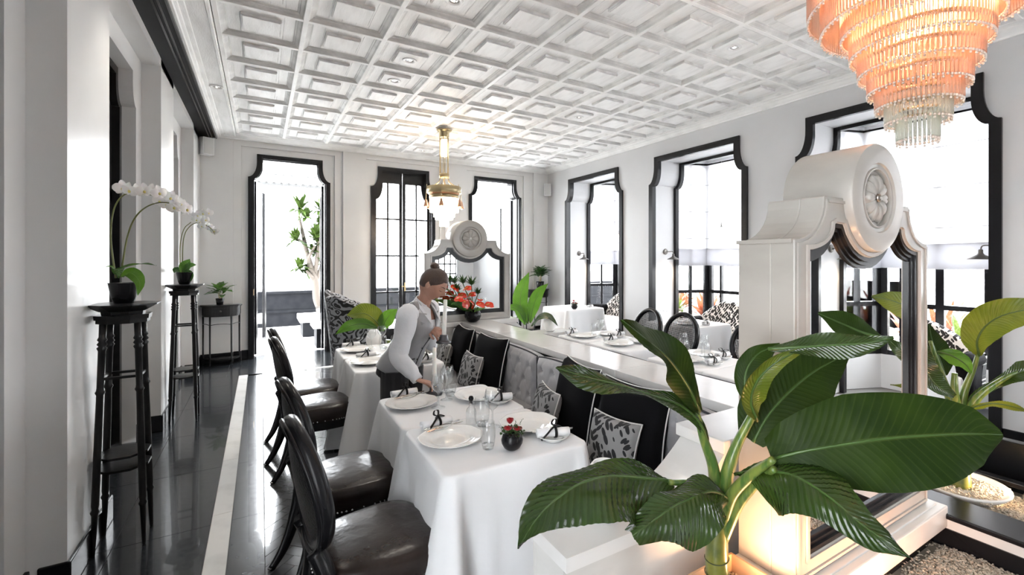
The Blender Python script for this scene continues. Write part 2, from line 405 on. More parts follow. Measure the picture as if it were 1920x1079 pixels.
# ---------------------------------------------------------------- left wall
piers = [(-3.0, -1.09), (-1.09+.0, -1.09), (.65, 1.38), (3.117, 3.846), (5.585, 6.31), (8.05, 8.9)]
recs = [(-1.09, .65), (1.38, 3.117), (3.846, 5.585), (6.31, 8.05)]
mb = MB()
for a, b in piers:
    if b > a: mb.box(XL-.4, XL, a, b, 0, 3.62)
mb.box(XL-.4, XL, Y0_, YB+.1, 3.40, 3.62)
hs = [notch((a+b)/2, .66, 3.22, 2.93, .12, 0) for a, b in recs]
wall_with_holes(mb, Y0_, YB+.1, 0, 3.6, hs, fx, XL-.26, XL-.14)
struct('wall_left', mb, M['wall'])
for i, (a, b) in enumerate(recs, 4):
    c = (a+b)/2; root = sgroup('door_%d' % i)
    mb = MB(); frame(mb, notch(c, .665, 3.225, 2.93, .12), notch(c, .665, 3.225, 2.93, .12, inset=.07), fx, XL-.30, XL-.235)
    mb.build('door_frame', M['blackwood'], root)
    if i < 5:      # glazed French doors (outside the photograph, they light the room)
        mu = MB()
        for y in (c-.60, c-.33, c-.04, c+.04, c+.33, c+.60): wd = .05 if abs(abs(y-c)-.33) > .1 else .014; mu.box(XL-.36, XL-.31, y-wd, y+wd, .02, 3.22)
        for z in (.12, .985, 1.67, 2.36, 3.12): mu.box(XL-.355, XL-.315, c-.6, c+.6, z-(.08 if z in (.12, 3.12) else .015), z+(.1 if z in (.12, 3.12) else .015))
        mu.build('door_leaf', M['blackwood'], root); MB().box(XL-.337, XL-.333, c-.6, c+.6, .1, 3.2).build('pane', M['pane'], root)
        continue
    for s0, s1 in ((c-.60, c-.005), (c+.005, c+.60)):
        lf = MB(); lf.box(XL-.36, XL-.31, s0, s1, .02, 3.2)
        lo_ = lf.build('door_leaf', M['blackwood'], root)
        st = MB()
        for z0, z1 in ((.02, .25), (.9, 1.0), (2.1, 2.18), (3.08, 3.2)): st.box(XL-.31, XL-.285, s0, s1, z0, z1)
        for y in (s0, s1-.08, (s0+s1)/2-.02): st.box(XL-.31, XL-.285, y, y+.08 if y != (s0+s1)/2-.02 else y+.04, .02, 3.2)
        st.build('door_rails', M['blackwood'], root)
# ---------------------------------------------------------------- wall behind the camera: glazed screen
mb = MB(); mb.box(XL-.4, 3.5, Y0_-.2, Y0_, 0, 3.75); mb.box(4.9, XR+.4, Y0_-.2, Y0_, 0, 3.75); mb.box(3.5, 4.9, Y0_-.2, Y0_, 2.6, 3.75); mb.box(3.5, 4.9, Y0_-.2, Y0_, 0, .9)
mb.box(0, 0, 0, 0, 0, 0); mb.v = mb.v[:-8]; mb.f = mb.f[:-6]
struct('wall_rear', mb, M['wall'])
root = sgroup('window_5'); mb = MB()
for k in range(9): x = 3.5+k*1.4/8; mb.box(x-.018, x+.018, Y0_-.12, Y0_-.06, .9, 2.6)
for k in range(7): z = .9+k*1.7/6; mb.box(3.5, 4.9, Y0_-.11, Y0_-.07, z-.018, z+.018)
mb.build('sash', M['black'], root)
MB().box(3.5, 4.9, Y0_-.095, Y0_-.09, .9, 2.6).build('pane', M['pane'], root)
# ---------------------------------------------------------------- ceiling
ceil = MB(); ceil.box(XL-.4, XR+.6, Y0_-.2, YB+.3, 3.64, 3.70)
ceiling = struct('ceiling', ceil, M['ceilrib'])
S = .618; GX0 = -.304; GY0 = 1.8797*1.95
xs = [GX0+S*i for i in range(10)]; ys = [GY0+S*j for j in range(-10, 9)]
# one coffer panel : moulded recess (frame) + board + raised block
def coffer_mesh():
    mb = MB(); h = S/2-.018
    # stepped ogee moulding going up from the beams
    steps = [(h, 0), (h-.006, .004), (h-.010, .010), (h-.030, .020), (h-.034, .027), (h-.046, .030), (h-.05, .036)]
    for (r0, z0), (r1, z1) in zip(steps[:-1], steps[1:]):
        q0 = [(-r0, -r0), (r0, -r0), (r0, r0), (-r0, r0)]; q1 = [(-r1, -r1), (r1, -r1), (r1, r1), (-r1, r1)]
        b = len(mb.v); mb.v += [(x, y, z0) for x, y in q0]+[(x, y, z1) for x, y in q1]
        mb.f += [(b+i, b+(i+1) % 4, b+4+(i+1) % 4, b+4+i) for i in range(4)]
    return mb
def board_mesh(w):
    mb = MB(); h = S/2-.066
    cuts = [-h, -h*.62+w*.02, -h*.2, h*.24, h*.66-w*.02, h]
    for a, b in zip(cuts[:-1], cuts[1:]):
        mb.box(a+.0012, b-.0012, -h, h, .034, .042)
    return mb
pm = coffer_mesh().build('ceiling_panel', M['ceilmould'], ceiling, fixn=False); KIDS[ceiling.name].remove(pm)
bmz = board_mesh(0).build('panel_board', M['ceil'], pm)
blk = MB()
h1, h2 = .142, .132
blk.box(-h2, h2, -h2, h2, .006, .030)
blk_o = blk.build('raised_block', M['ceil'], pm)
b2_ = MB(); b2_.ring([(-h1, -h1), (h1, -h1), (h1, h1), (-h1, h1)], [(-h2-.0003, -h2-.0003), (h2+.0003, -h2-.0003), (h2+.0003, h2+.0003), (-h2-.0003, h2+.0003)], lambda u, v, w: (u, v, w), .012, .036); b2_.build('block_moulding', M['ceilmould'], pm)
first = True; cnt = 0
for j in range(len(ys)-1):
    for i in range(9):
        loc = (xs[i]+S/2, ys[j]+S/2, ZC)
        if first: pm.location = loc; first = False; o = pm
        else: o = dup(pm, loc=loc, parent=ceiling); 
for i, x in enumerate(xs):
    mb = MB(); mb.box(x-.020, x+.020, ys[0], ys[-1], ZC-.004, ZC+.09); mb.build('ceiling_beam', M['ceilrib'], ceiling, bev=.004)
for j, y in enumerate(ys):
    mb = MB(); mb.box(xs[0], xs[-1], y-.0195, y+.0195, ZC-.0025, ZC+.09); mb.build('ceiling_beam', M['ceilrib'], ceiling, bev=.004)
# cornice right/back, left border with grooves and dark diffuser slot
def cornice(name, fn, L0, L1):
    mb = MB()
    prof = [(0, 3.49), (.018, 3.49), (.022, 3.502), (.045, 3.512), (.075, 3.53), (.105, 3.538), (.112, 3.546), (.135, 3.549), (.14, 3.60), (0, 3.60)]
    mb.prism(prof, fn, L0, L1); return struct(name, mb, M['ceilrib'])
cornice('trim_1', lambda u, v, w: (XR-u, w, v), Y0_, YB)
cornice('trim_2', lambda u, v, w: (w, YB-u, v), -.56, XR)
mb = MB()
prof = [(-.575, 3.62), (-.575, 3.485), (-.555, 3.485), (-.548, 3.50), (-.53, 3.505), (-.525, 3.52), (-.49, 3.523), (-.485, 3.53), (-.36, 3.53), (-.356, 3.523), (-.338, 3.523), (-.334, 3.545), (-.33, 3.545), (-.33, 3.62)]
mb.prism(prof, lambda u, v, w: (u, w, v), Y0_, YB); struct('trim_3', mb, M['ceil'])
mb = MB(); mb.box(XL, -.575, Y0_, YB, 3.475, 3.6)
for x in (-.665, -.640): pass
struct('trim_4', mb, M['slot'])
mb = MB()
for x in (-.668, -.632): mb.box(x-.008, x+.008, Y0_, YB-.02, 3.462, 3.476)
mb.box(-.59, -.575, Y0_, YB, 3.462, 3.476)
struct('trim_5', mb, M['black'])
# ---------------------------------------------------------------- floor
fl = MB(); fl.box(XL-.5, 7.0, Y0_-.2, YB+.35, -.08, -.008); floor = struct('floor', fl, M['grout'])
G = .0018
def tile(x0, x1, y0, y1, m, name='floor_tile', z=0):
    cx, cy = (x0+x1)/2, (y0+y1)/2
    MB().box(x0-cx+G, x1-cx-G, y0-cy+G, y1-cy-G, -.009, z).build(name, m, floor).location = (cx, cy, 0)
yj = [-.27+.93*k for k in range(0, 9)]+[7.69]
yj = [y for y in yj if y <= 7.5]+[7.69]
for a, b in zip(yj[:-1], yj[1:]):
    tile(-1.2, -.70, a, b, M['granite']); tile(-.70, -.257, a, b, M['granite'])
    tile(-.257, -.152, a+.12, b+.12 if b < 7.6 else b, M['strip'], 'marble_strip'); tile(-.152, .018, a, b, M['granite2'])
tile(-.257, -.152, yj[0], yj[0]+.12, M['strip'], 'marble_strip')
for k in range(7): tile(-.152+k*.85, -.152+(k+1)*.85, 7.60, 7.69, M['strip'], 'marble_strip')
for k in range(9): tile(-1.2+k*.8, -1.2+(k+1)*.8, 7.69, 8.4, M['granite']); tile(-1.2+k*.8, -1.2+(k+1)*.8, 8.4, YB+.34, M['granite'])
for k in range(7):
    for q in range(5): tile(2.9+q*.82, 2.9+(q+1)*.82, 1.0+k*.943, 1.0+(k+1)*.943, M['granite'])
# herringbone bricks : 45 degree zigzag running along Y
bl, bw = .21, .07
bme = MB(); bme.box(-bl/2+.0015, bl/2-.0015, -bw/2+.0015, bw/2-.0015, -.009, -.0008)
cells = []
r2 = math.sqrt(.5)
for i in range(-40, 90):
    for j in range(-40, 90):
        # classic herringbone lattice with 3:1 bricks in rotated frame
        for kind in (0, 1):
            if kind == 0: u = i*bw*1.0+j*bl*1.0; 
    break
def hb_points():
    out = []
    for m_ in range(-70, 130):
        for n_ in range(-40, 40):
            # horizontals : origin (m*w + n*2L?, m*w) ; lattice vectors a=(w,w), b=(2L? ) for 3:1 -> (L, -L)
            ux, uy = m_*bw+n_*bl, m_*bw-n_*bl
            out.append((ux+bl/2, uy+bw/2, 0)); out.append((ux+bw/2-bw*0, uy+bw+bl/2, 1))
    return out
sel = []
for (u, v, k) in hb_points():
    x = (u-v)*r2; y = (u+v)*r2
    x += .3; y += 4.4
    if .018 < x-.07 and x+.07 < 2.9 and 1.0 < y-.07 and y+.07 < 7.60 or (.018 < x < 2.9 and 1.0 < y < 7.6):
        sel.append((x, y, k))
def clipped(mbx, x, y, k):
    """brick polygon clipped to the herringbone field"""
    a = PI/4+(PI/2 if k else 0); ca, sa = math.cos(a), math.sin(a); hx, hy = bl/2-.0015, bw/2-.0015
    P = [(x+ca*p-sa*q, y+sa*p+ca*q) for p, q in ((-hx, -hy), (hx, -hy), (hx, hy), (-hx, hy))]
    for (nx, ny, d) in ((1, 0, .020), (-1, 0, -2.898), (0, 1, 1.0), (0, -1, -7.598)):
        Q = []
        for i in range(len(P)):
            p, q = P[i], P[(i+1) % len(P)]; dp = p[0]*nx+p[1]*ny-d; dq = q[0]*nx+q[1]*ny-d
            if dp >= 0: Q.append(p)
            if dp*dq < 0: t = dp/(dp-dq); Q.append((p[0]+(q[0]-p[0])*t, p[1]+(q[1]-p[1])*t))
        P = Q
        if len(P) < 3: return False
    zt = -.0005-.0016*random.random()
    mbx.prism(P, lambda u, v, w: (u, v, w), -.009, zt); return True
sel.sort(key=lambda s: (max(0, s[0]-.62)*6+abs(s[1]-1.7)))
rest = MB()
for n_, (x, y, k) in enumerate(sel):
    if n_ < 300:
        b_ = MB()
        if clipped(b_, x, y, k): b_.build('floor_brick', M['brick'], floor)
    else: clipped(rest, x, y, k)
tag(rest.build('floor_brick', M['brick'], floor), kind='stuff')
# ---------------------------------------------------------------- baseboards
def bb(name, segs):
    mb = MB()
    for s_ in segs: mb.box(*s_, 0, .15); 
    o = struct(name, mb, M['black'], bev=.006)
segs = []
for a, b in piers:
    if b > a and b > 0: segs.append((XL-.1, XL+.016, a-.012, b+.012))
bb('baseboard_left', segs)
bb('baseboard_left_recess', [(XL-.2, XL-.124, a, a+.205) for a, b in recs[1:]]+[(XL-.2, XL-.124, b-.205, b) for a, b in recs[1:]])
bb('baseboard_back', [(XL, -.37, YB-.016, YB+.01), (1.22, 1.54, YB-.016, YB+.01), (3.06, 3.41, YB-.016, YB+.01), (5.06, XR, YB-.016, YB+.01),
   (-.37, -.265, YB+.034, YB+.06), (1.095, 1.22, YB+.034, YB+.06), (1.54, 1.61, YB+.034, YB+.06), (2.975, 3.06, YB+.034, YB+.06),
   (-.265, -.175, YB+.08, YB+.1), (1.025, 1.095, YB+.08, YB+.1)])
rs = []; edges = [Y0_]+[v for c in reversed(bays) for v in (c-.905, c+.905)]+[YB]
for a, b in zip(edges[::2], edges[1::2]): rs.append((XR-.016, XR+.01, a, b))
bb('baseboard_right', rs)
# ---------------------------------------------------------------- outside ground
mb = MB(); mb.box(-30, 40, YB+.35, 60, -.12, -.03); mb.box(7.0, 40, -30, YB+.35, -.12, -.03); mb.box(-30, 40, -40, Y0_-.2, -.12, -.03)
mb.box(-30, XL-.5, Y0_-.2, YB+.35, -.12, -.03)
struct('terrace_ground', mb, M['terrace'])
# ================================================================== MIRROR ISLAND, DIVIDER, BANQUETTES
def offset_poly(P, d):
    """closed 2D polygon moved inwards (counter-clockwise polygons) by d"""
    n = len(P); out = []
    for i in range(n):
        p0, p1, p2 = Vector(P[i-1]), Vector(P[i]), Vector(P[(i+1) % n])
        a = (p1-p0); b = (p2-p1)
        if a.length < 1e-7: a = b
        if b.length < 1e-7: b = a
        a.normalize(); b.normalize(); na = Vector((-a.y, a.x)); nb = Vector((-b.y, b.x))
        m_ = na+nb
        if m_.length < .2: m_ = na
        m_.normalize(); k = max(.35, m_.dot(na)); q = p1+m_*(d/k); out.append((q.x, q.y))
    return out
M['monu'] = mat('monument_marble', (.41, .39, .36), .25, c2=(.33, .31, .285), scale=2.0, detail=8, lo=.45, hi=.75, stretch=(1, 1, 2))
CXM = 2.03; HW = .522; ZSH = 1.668; ZFL = 1.826; RR = .21; RZ = 1.838
def mon_outline(zb, drop=0):
    """counter-clockwise starting bottom-left going right along the bottom"""
    rt = [(HW, zb), (HW, ZSH)]
    for k in range(1, 9):
        t = k/8*PI/2; rt.append((HW-(HW-.34)*math.sin(t)*1.0, ZSH+(ZFL-ZSH)*(1-math.cos(t))*.96))
    rt.append((.335, ZFL)); rt.append((.19, ZFL))
    nb = 11
    top = [(.19-.38*k/(nb+1), ZFL) for k in range(1, nb+1)]
    return rt, top
def mirror_monument(yf, zb, name, label, petals, boss):
    root = thing(name, label, 'mirror', (CXM, yf, zb))
    rt, top = mon_outline(0, 0)
    rt = [(x, z) for x, z in rt]; rt[0] = (HW, zb)
    outer = rt+top+[(-x, z) for x, z in rt[::-1]]
    # inner outline: inset sides + arc under roundel
    ri = [(HW-.085, zb+.075), (HW-.085, ZSH-.035)]
    for k in range(1, 9):
        t = k/8*PI/2; ri.append((HW-.085-(HW-.085-.275)*math.sin(t), ZSH-.035+(1.725-ZSH+.035)*(1-math.cos(t))))
    Ra = RR+.022; xi = .205; zi = RZ-math.sqrt(max(Ra*Ra-xi*xi, 0))
    ri += [(.262, 1.732), (xi, zi if zi < 1.732 else 1.732)]
    a0 = math.atan2(ri[-1][1]-RZ, ri[-1][0]); a1 = -PI-a0
    arc = [(Ra*math.cos(a0+(a1-a0)*k/12), RZ+Ra*math.sin(a0+(a1-a0)*k/12)) for k in range(1, 12)]
    inner = ri+arc+[(-x, z) for x, z in ri[::-1]]
    def W(p): return [(x, z-zb) for x, z in p]
    f = lambda u, v, w: (u, w, v)
    mb = MB(); mb.prism(W(outer), f, .085, .215); mb.ring(W(outer), W(inner), f, 0, .086)
    o = mb.build('stone_surround', M['monu'], root, bev=.004)
    mb = MB(); o1 = offset_poly(inner, .006); mb.ring(W(offset_poly(outer, .012)), W(offset_poly(outer, .022)), f, -.006, .004)
    mb.ring(W(offset_poly(inner, -.018)), W(offset_poly(inner, -.004)), f, -.007, .004)
    mb.build('stone_moulding', M['monu'], root)
    i1 = offset_poly(inner, .016); i2 = offset_poly(inner, .030); i3 = offset_poly(inner, .044)
    mb = MB(); mb.ring(W(inner), W(i1), f, .004, .084); mb.ring(W(i1), W(i2), f, .014, .084); mb.ring(W(i2), W(i3), f, .022, .084)
    mb.build('black_moulding', M['black'], root)
    mb = MB(); mb.prism(W(offset_poly(inner, .040)), f, .030, .0845); mb.build('mirror_pane', M['mirror'], root)
    # side shoulders cap strip
    for sx in (-1, 1):
        MB().box(*(sorted((sx*(HW+.006), sx*(HW-.05)))), .008, .220, ZSH-zb-.012, ZSH-zb+.002).build('shoulder_ledge', M['monu'], root)
    # roundel drum
    rot = Matrix.Rotation(PI/2, 3, 'X')   # lathe z -> -y
    prof = [(RR-.004, -.235), (RR, -.228), (RR, .024), (RR-.004, .030), (RR-.012, .032), (.135, .032), (.131, .024), (.118, .022), (.114, .028), (.110, .028), (.108, .008), (.0001, .008)]
    mb = MB(); mb.lathe([(r, z) for r, z in prof], (0, 0, RZ-zb), 72, rot, cap=True)
    o = mb.build('roundel_drum', M['monu'], root, auto=.6)
    mb = MB()
    for k in range(petals):
        a = 2*PI*k/petals+PI/petals*0; ca, sa = math.cos(a), math.sin(a)
        wv = .098*math.tan(PI/petals)*1.15
        def pf(u, v, a=a):
            r = .012+.088*u; hw_ = wv*math.sin(PI*min(1, .08+u*.92))**.75*(.45+.55*u)*1.25
            s = (v-.5)*2; h = .020*math.sin(PI*min(1, u*.9+.1))**.6*(1-abs(s)**1.2*.9)+.001-(.006 if abs(s) < .12 else 0)
            x, z = r, s*hw_
            return (x*math.cos(a)-z*math.sin(a), -.010-h*1.3, RZ-zb+x*math.sin(a)+z*math.cos(a))
        mb.grid(pf, 8, 8)
    mb.build('carved_flower', M['monu'], root, smooth=True, fixn=False)
    mb = MB(); mb.sphere((0, -.026, RZ-zb), .016, 14, 8, sc=(1, .8, 1))
    for k in range(8):
        a = k*PI/4; mb.sphere((.017*math.cos(a), -.020, RZ-zb+.017*math.sin(a)), .006, 8, 6)
    mb.build('boss', mat('antique_metal', (.35, .33, .30), .3, metal=1) if boss else M['marble'], root, smooth=True)
    return root
mirror_monument(.883, .507, 'mirror_monument', 'tall marble mirror surround with carved roundel behind the big foreground plant', 10, True)
mirror_monument(5.0, .902, 'mirror_monument', 'smaller looking marble mirror with roundel behind the waitress and red flowers', 8, False)
# plinth below the near mirror
pl = thing('mirror_plinth', 'marble plinth block carrying the near roundel mirror above pebbles', 'plinth', (CXM, .9, .40))
MB().box(-.58, .58, -.075, .20, .005, .100).build('plinth_block', M['marble'], pl, bev=.006)
MB().box(-.545, .545, -.045, .20, .094, .1065).build('plinth_step', M['marble'], pl, bev=.003)
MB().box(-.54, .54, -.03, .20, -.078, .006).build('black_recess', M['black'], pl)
# walls of the island -------------------------------------------------
def capline(xs_, side):
    return xs_
def cross_wall(root, y0, y1, left_low, right_low, xl, xr, zt, zl, xe_l, xe_r):
    """wall body + cap that steps and curves down on the ends. xl/xr ends of the flat top slab"""
    def side(x_top, x_low, x_end, s):
        L = [(x_top, zt-.05)]
        for k in range(0, 13):
            t = k/12; x = x_top+(x_low-x_top)*t
            z = zt-.055+(zl-zt+.055)*(math.sin(t*PI/2)*.35+.65*(1-(1-t)**1.6))
            L.append((x, z))
        L.append((x_end, zl)); return L
    body = [(xr, 0)] if not right_low else None
    P = []
    top = []
    if left_low: top += side(xl, left_low, xe_l, -1)[::-1]
    else: top += [(xl, zt-.05)]
    if right_low: top += side(xr, right_low, xe_r, 1)
    else: top += [(xr, zt-.05)]
    base = [(top[0][0]+(.012 if left_low else 0), 0)]+[(x, z-.045) for x, z in top]+[(top[-1][0]-(.012 if right_low else 0), 0)]
    mb = MB(); mb.prism(base, lambda u, v, w: (u, w, v), y0+.018, y1-.018); b = mb.build('wall_body', M['marble'], root)
    mb = MB()
    n = len(top); up = top; dn = [(x, z-.046) for x, z in top]
    poly = dn+up[::-1]
    # build cap as quads strips so that it stays clean
    for (a, b2) in zip(range(n-1), range(1, n)):
        if abs(up[a][0]-up[b2][0]) < 1e-6: continue
        mb.prism([dn[a], dn[b2], up[b2], up[a]], lambda u, v, w: (u, w, v), y0, y1)
    bmo = mb.build('marble_cap', M['marblecap'], root, auto=.5)
    mb = MB(); mb.box(xl-.02, xr+.02, y0-.012, y1+.012, zt-.05, zt); mb.build('top_slab', M['marblecap'], root, bev=.004)
    return root
isl = thing('divider_wall', 'long low marble divider wall between the two rows of tables', 'wall', (0, 0, 0))
MB().box(1.925, 2.24, 1.40, 4.93, 0, .855).build('wall_body', M['marble'], isl)
for k in range(4):
    a = 1.400+k*.8825; MB().box(1.905, 2.262, a+.0008, a+.8817, .85, .90).build('marble_slab', M['marblecap'], isl, bev=.004)
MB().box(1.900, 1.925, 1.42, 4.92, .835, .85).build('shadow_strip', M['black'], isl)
nw = thing('end_wall', 'marble end wall with swept cap in front of the nearest table', 'wall', (0, 0, 0))
cross_wall(nw, 1.174, 1.396, 1.24, 2.82, 1.53, 2.53, .90, .688, .79, 3.27)
fw = thing('end_wall', 'marble end wall with swept cap carrying the far mirror', 'wall', (0, 0, 0))
cross_wall(fw, 4.935, 5.25, 1.13, 2.93, 1.46, 2.60, .90, .676, .79, 3.45)
# planter beds of the near island ------------------------------------
bed = thing('planter_trough', 'black edged planter trough of pale pebbles in the right foreground', 'planter', (0, 0, 0))
mb = MB(); mb.box(.80, .86, .0, 1.19, 0, .42); mb.box(.80, 3.25, -.0, .06, 0, .42); mb.build('trough_wall', M['marble'], bed)
mat('dark_soil', .05, .9); mat('gravel_base', (.26, .225, .18), .9); MB().box(.86, 2.585, .06, 1.175, .20, .322).build('gravel_base', MATS['gravel_base'], bed)
mb = MB(); mb.box(2.585, 2.80, .03, 1.175, .445, .469); mb.build('black_ledge', M['black'], bed, bev=.006)
mb = MB(); mb.box(2.60, 2.72, .03, 1.175, .40, .446); mb.build('cream_band', M['marble'], bed)
mb = MB(); mb.box(2.592, 2.72, .03, 1.175, 0, .401); mb.build('black_band', M['black'], bed)
mb = MB(); mb.box(3.23, 3.29, .03, 1.175, .445, .469); mb.box(3.29, 3.31, 0, 1.175, 0, .455); mb.build('rear_ledge', M['black'], bed, bev=.004)
MB().box(2.72, 3.30, .03, 1.175, .20, .405).build('gravel_base', MATS['gravel_base'], bed)
MB().box(3.46, 3.52, -.4, 1.9, 0, .61).build('screen_wall', M['black'], bed, bev=.006)
# pebbles : heaps of small stones as stuff (one part per bed)
pebm = mat('cream_pebble', (.52, .46, .38), .75, c2=(.38, .33, .27), scale=30, detail=3)
def pebbles(mb, x0, x1, y0, y1, z, n, r0=.0036, r1=.0065, avoid=(), seed=1):
    rn = random.Random(seed)
    for _ in range(n):
        x, y = rn.uniform(x0, x1), rn.uniform(y0, y1)
        if any((x-a)**2+(y-b)**2 < c*c for a, b, c in avoid): continue
        r = rn.uniform(r0, r1); zz_ = z+rn.uniform(-.004, .006)+.006*noise.noise(Vector((x*9, y*9, 0)))
        a, b = rn.uniform(0, 6.3), rn.uniform(-.5, .5); rot = Matrix.Rotation(a, 3, 'Z')@Matrix.Rotation(b, 3, 'X')
        c = Vector((x, y, zz_)); sc = (1.25, rn.uniform(.8, 1), rn.uniform(.6, .85))
        vs = [c+rot@Vector((r*sc[0]*p[0], r*sc[1]*p[1], r*sc[2]*p[2])) for p in PEB_V]
        mb.add(vs, PEB_F)
PEB_V = [(0, 0, 1), (.85, .1, .35), (.1, .9, .3), (-.85, .15, .3), (-.1, -.9, .35), (.55, .6, -.45), (-.6, .5, -.5), (-.5, -.6, -.45), (.6, -.55, -.5)]
PEB_F = [(0, 1, 2), (0, 2, 3), (0, 3, 4), (0, 4, 1), (1, 5, 2), (2, 5, 6), (2, 6, 3), (3, 6, 7), (3, 7, 4), (4, 7, 8), (4, 8, 1), (1, 8, 5), (5, 8, 7, 6)]
mb = MB(); pebbles(mb, 1.5, 2.59, .10, .83, .327, 21000); pebbles(mb, .87, 2.58, .06, 1.17, .326, 9000, seed=5)
tag(mb.build('pebbles', pebm, bed, smooth=True), kind='stuff')
mb = MB(); pebbles(mb, 2.81, 3.22, .30, 1.17, .41, 11000, seed=2); tag(mb.build('pebbles', pebm, bed, smooth=True), kind='stuff')
# cardboard coloured box around the near plant
bx = thing('planter_box', 'tan open planter box around the foot of the big foreground plant', 'planter', (1.27, .93, .33))
R_ = Matrix.Rotation(.0, 3, 'Z')
tan = mat('tan_board', (.45, .30, .20), .6)
mb = MB()
for a, b, c, d in ((-.17, .17, .140, .148), (-.17, .17, -.22, -.212), (.162, .17, -.212, .14), (-.17, -.162, -.212, .14)): mb.box(a, b, c, d, 0, .215)
mb.build('box_sides', tan, bx); MB().box(-.16, .16, -.21, .138, 0, .15).build('soil', MATS['dark_soil'], bx)
mb = MB(); pebbles(mb, -.16, .16, -.2, .135, .155, 2200, seed=3); tag(mb.build('pebbles', pebm, bx, smooth=True), kind='stuff')
# ------------------------------------------------------------------ banquettes
velvet = mat('grey_velvet', (.40, .395, .41), .75, sheen=.5, c2=(.33, .325, .34), scale=5, bump=.15, bscale=180)
seatm = mat('grey_seat_fabric', (.26, .25, .255), .85, sheen=.3, bump=.2, bscale=220)
piping_b = mat('dark_piping', (.03, .03, .035), .6)
def banquette(name, label, xb, sgn, y0, y1, gaps):
    root = thing(name, label, 'sofa', (xb, (y0+y1)/2, 0)); ym = (y0+y1)/2
    X = lambda d: sgn*d
    def bxx(mb, d0, d1, a, b, z0, z1): mb.box(*sorted((X(d0), X(d1))), a-ym, b-ym, z0, z1); return mb
    bxx(MB(), .02, .52, y0, y1, .06, .34).build('seat_base', seatm, root, bev=.01)
    bxx(MB(), .04, .50, y0+.01, y1-.01, 0, .06).build('plinth', M['black'], root)
    for a, b in zip(gaps[:-1], gaps[1:]):
        bxx(MB(), .10, .545, a+.004, b-.004, .34, .47).build('seat_cushion', seatm, root, bev=.03)
        # tufted back
        Wd = b-a-.03; Ht = .43
        by = Wd/round(Wd/.15); bz = .12
        btn = []
        for r in range(0, 5):
            for q in range(-1, int(Wd/by)+2):
                yy = q*by+(by/2 if r % 2 else 0); z_ = -.02+r*bz
                btn.append((yy, z_))
        def hgt(u, v):
            y_, z_ = u*Wd, v*Ht
            h = .034
            dmin = min((y_-p)**2+(z_-q)**2 for p, q in btn); d = math.sqrt(dmin)
            # diagonal pleats
            c1 = abs(((y_/by+z_/(2*bz)) % 1)-.5)*2; c2 = abs(((y_/by-z_/(2*bz)) % 1)-.5)*2
            pl_ = min(1-c1, 1-c2)
            h -= .022*math.exp(-(d/.022)**2)+.007*math.exp(-(pl_/.10)**2)*math.exp(-(d/.10)**2*.5)
            e = min(u, 1-u)*Wd; e2 = (1-v)*Ht
            k = min(1, (e/.035))**.5*min(1, (e2/.05))**.5
            return max(0, h)*k
        def scal(u): return 1-.045*(abs(2*u-1)**4)
        def fn(u, v):
            z = .475-.04+v*Ht*scal(u)
            return (X(.03+.055+hgt(u, v)), a+.015+u*Wd-ym, z)
        mb = MB(); mb.grid(fn, 84, 44)
        def fn2(u, v):
            z = .475-.04+v*Ht*scal(u); return (X(.02), a+.015+u*Wd-ym, z)
        # top roll
        def ft(u, v):
            zt = .475-.04+Ht*scal(u); ang = v*PI/2
            return (X(.085-.065*math.sin(ang)), a+.015+u*Wd-ym, zt+.0-.0*v)
        mb.grid(ft, 84, 3)
        for s in (0, 1):
            mb.grid(lambda u, v, s=s: (X(.02+u*.065), a+.015+s*Wd-ym, .435+v*Ht*scal(s)), 2, 4)
        mb.build('tufted_back', velvet, root, smooth=True)
        bt = MB()
        for p, q in btn:
            if .03 < p < Wd-.03 and .05 < q < Ht-.03:
                bt.sphere((X(.085+.014), a+.015+p-ym, .435+q*scal(p/Wd)), .009, 8, 5, sc=(.6, 1, 1))
        tag(bt.build('button', velvet, root, smooth=True), kind='stuff')
        pts = [Vector((X(.085), a+.012+s*(Wd+.006)-ym, .44+t*Ht*scal(0))) for s in (0,) for t in (0, .5, .98)]
        tp = [Vector((X(.08), a+.012+u*(Wd+.006)-ym, .437+Ht*scal(u)+.004)) for u in [k/20 for k in range(21)]]
        pe = [Vector((X(.085), b-.012-ym, .44+t*Ht*scal(0))) for t in (.98, .5, 0)]
        MB().tube(pts+tp+pe, .006, 6).build('piping', piping_b, root, smooth=True)
    bxx(MB(), 0, .025, y0, y1, 0, .84).build('back_board', piping_b, root)
    return root
banquette('banquette', 'grey velvet button-tufted banquette with black cushions on it', 1.898, -1, 1.41, 4.92, [1.41, 2.09, 3.09, 4.085, 4.92])
banquette('banquette', 'banquette on the window side of the divider behind the right tables', 2.27, 1, 1.41, 4.92, [1.41, 2.29, 3.17, 4.05, 4.92])
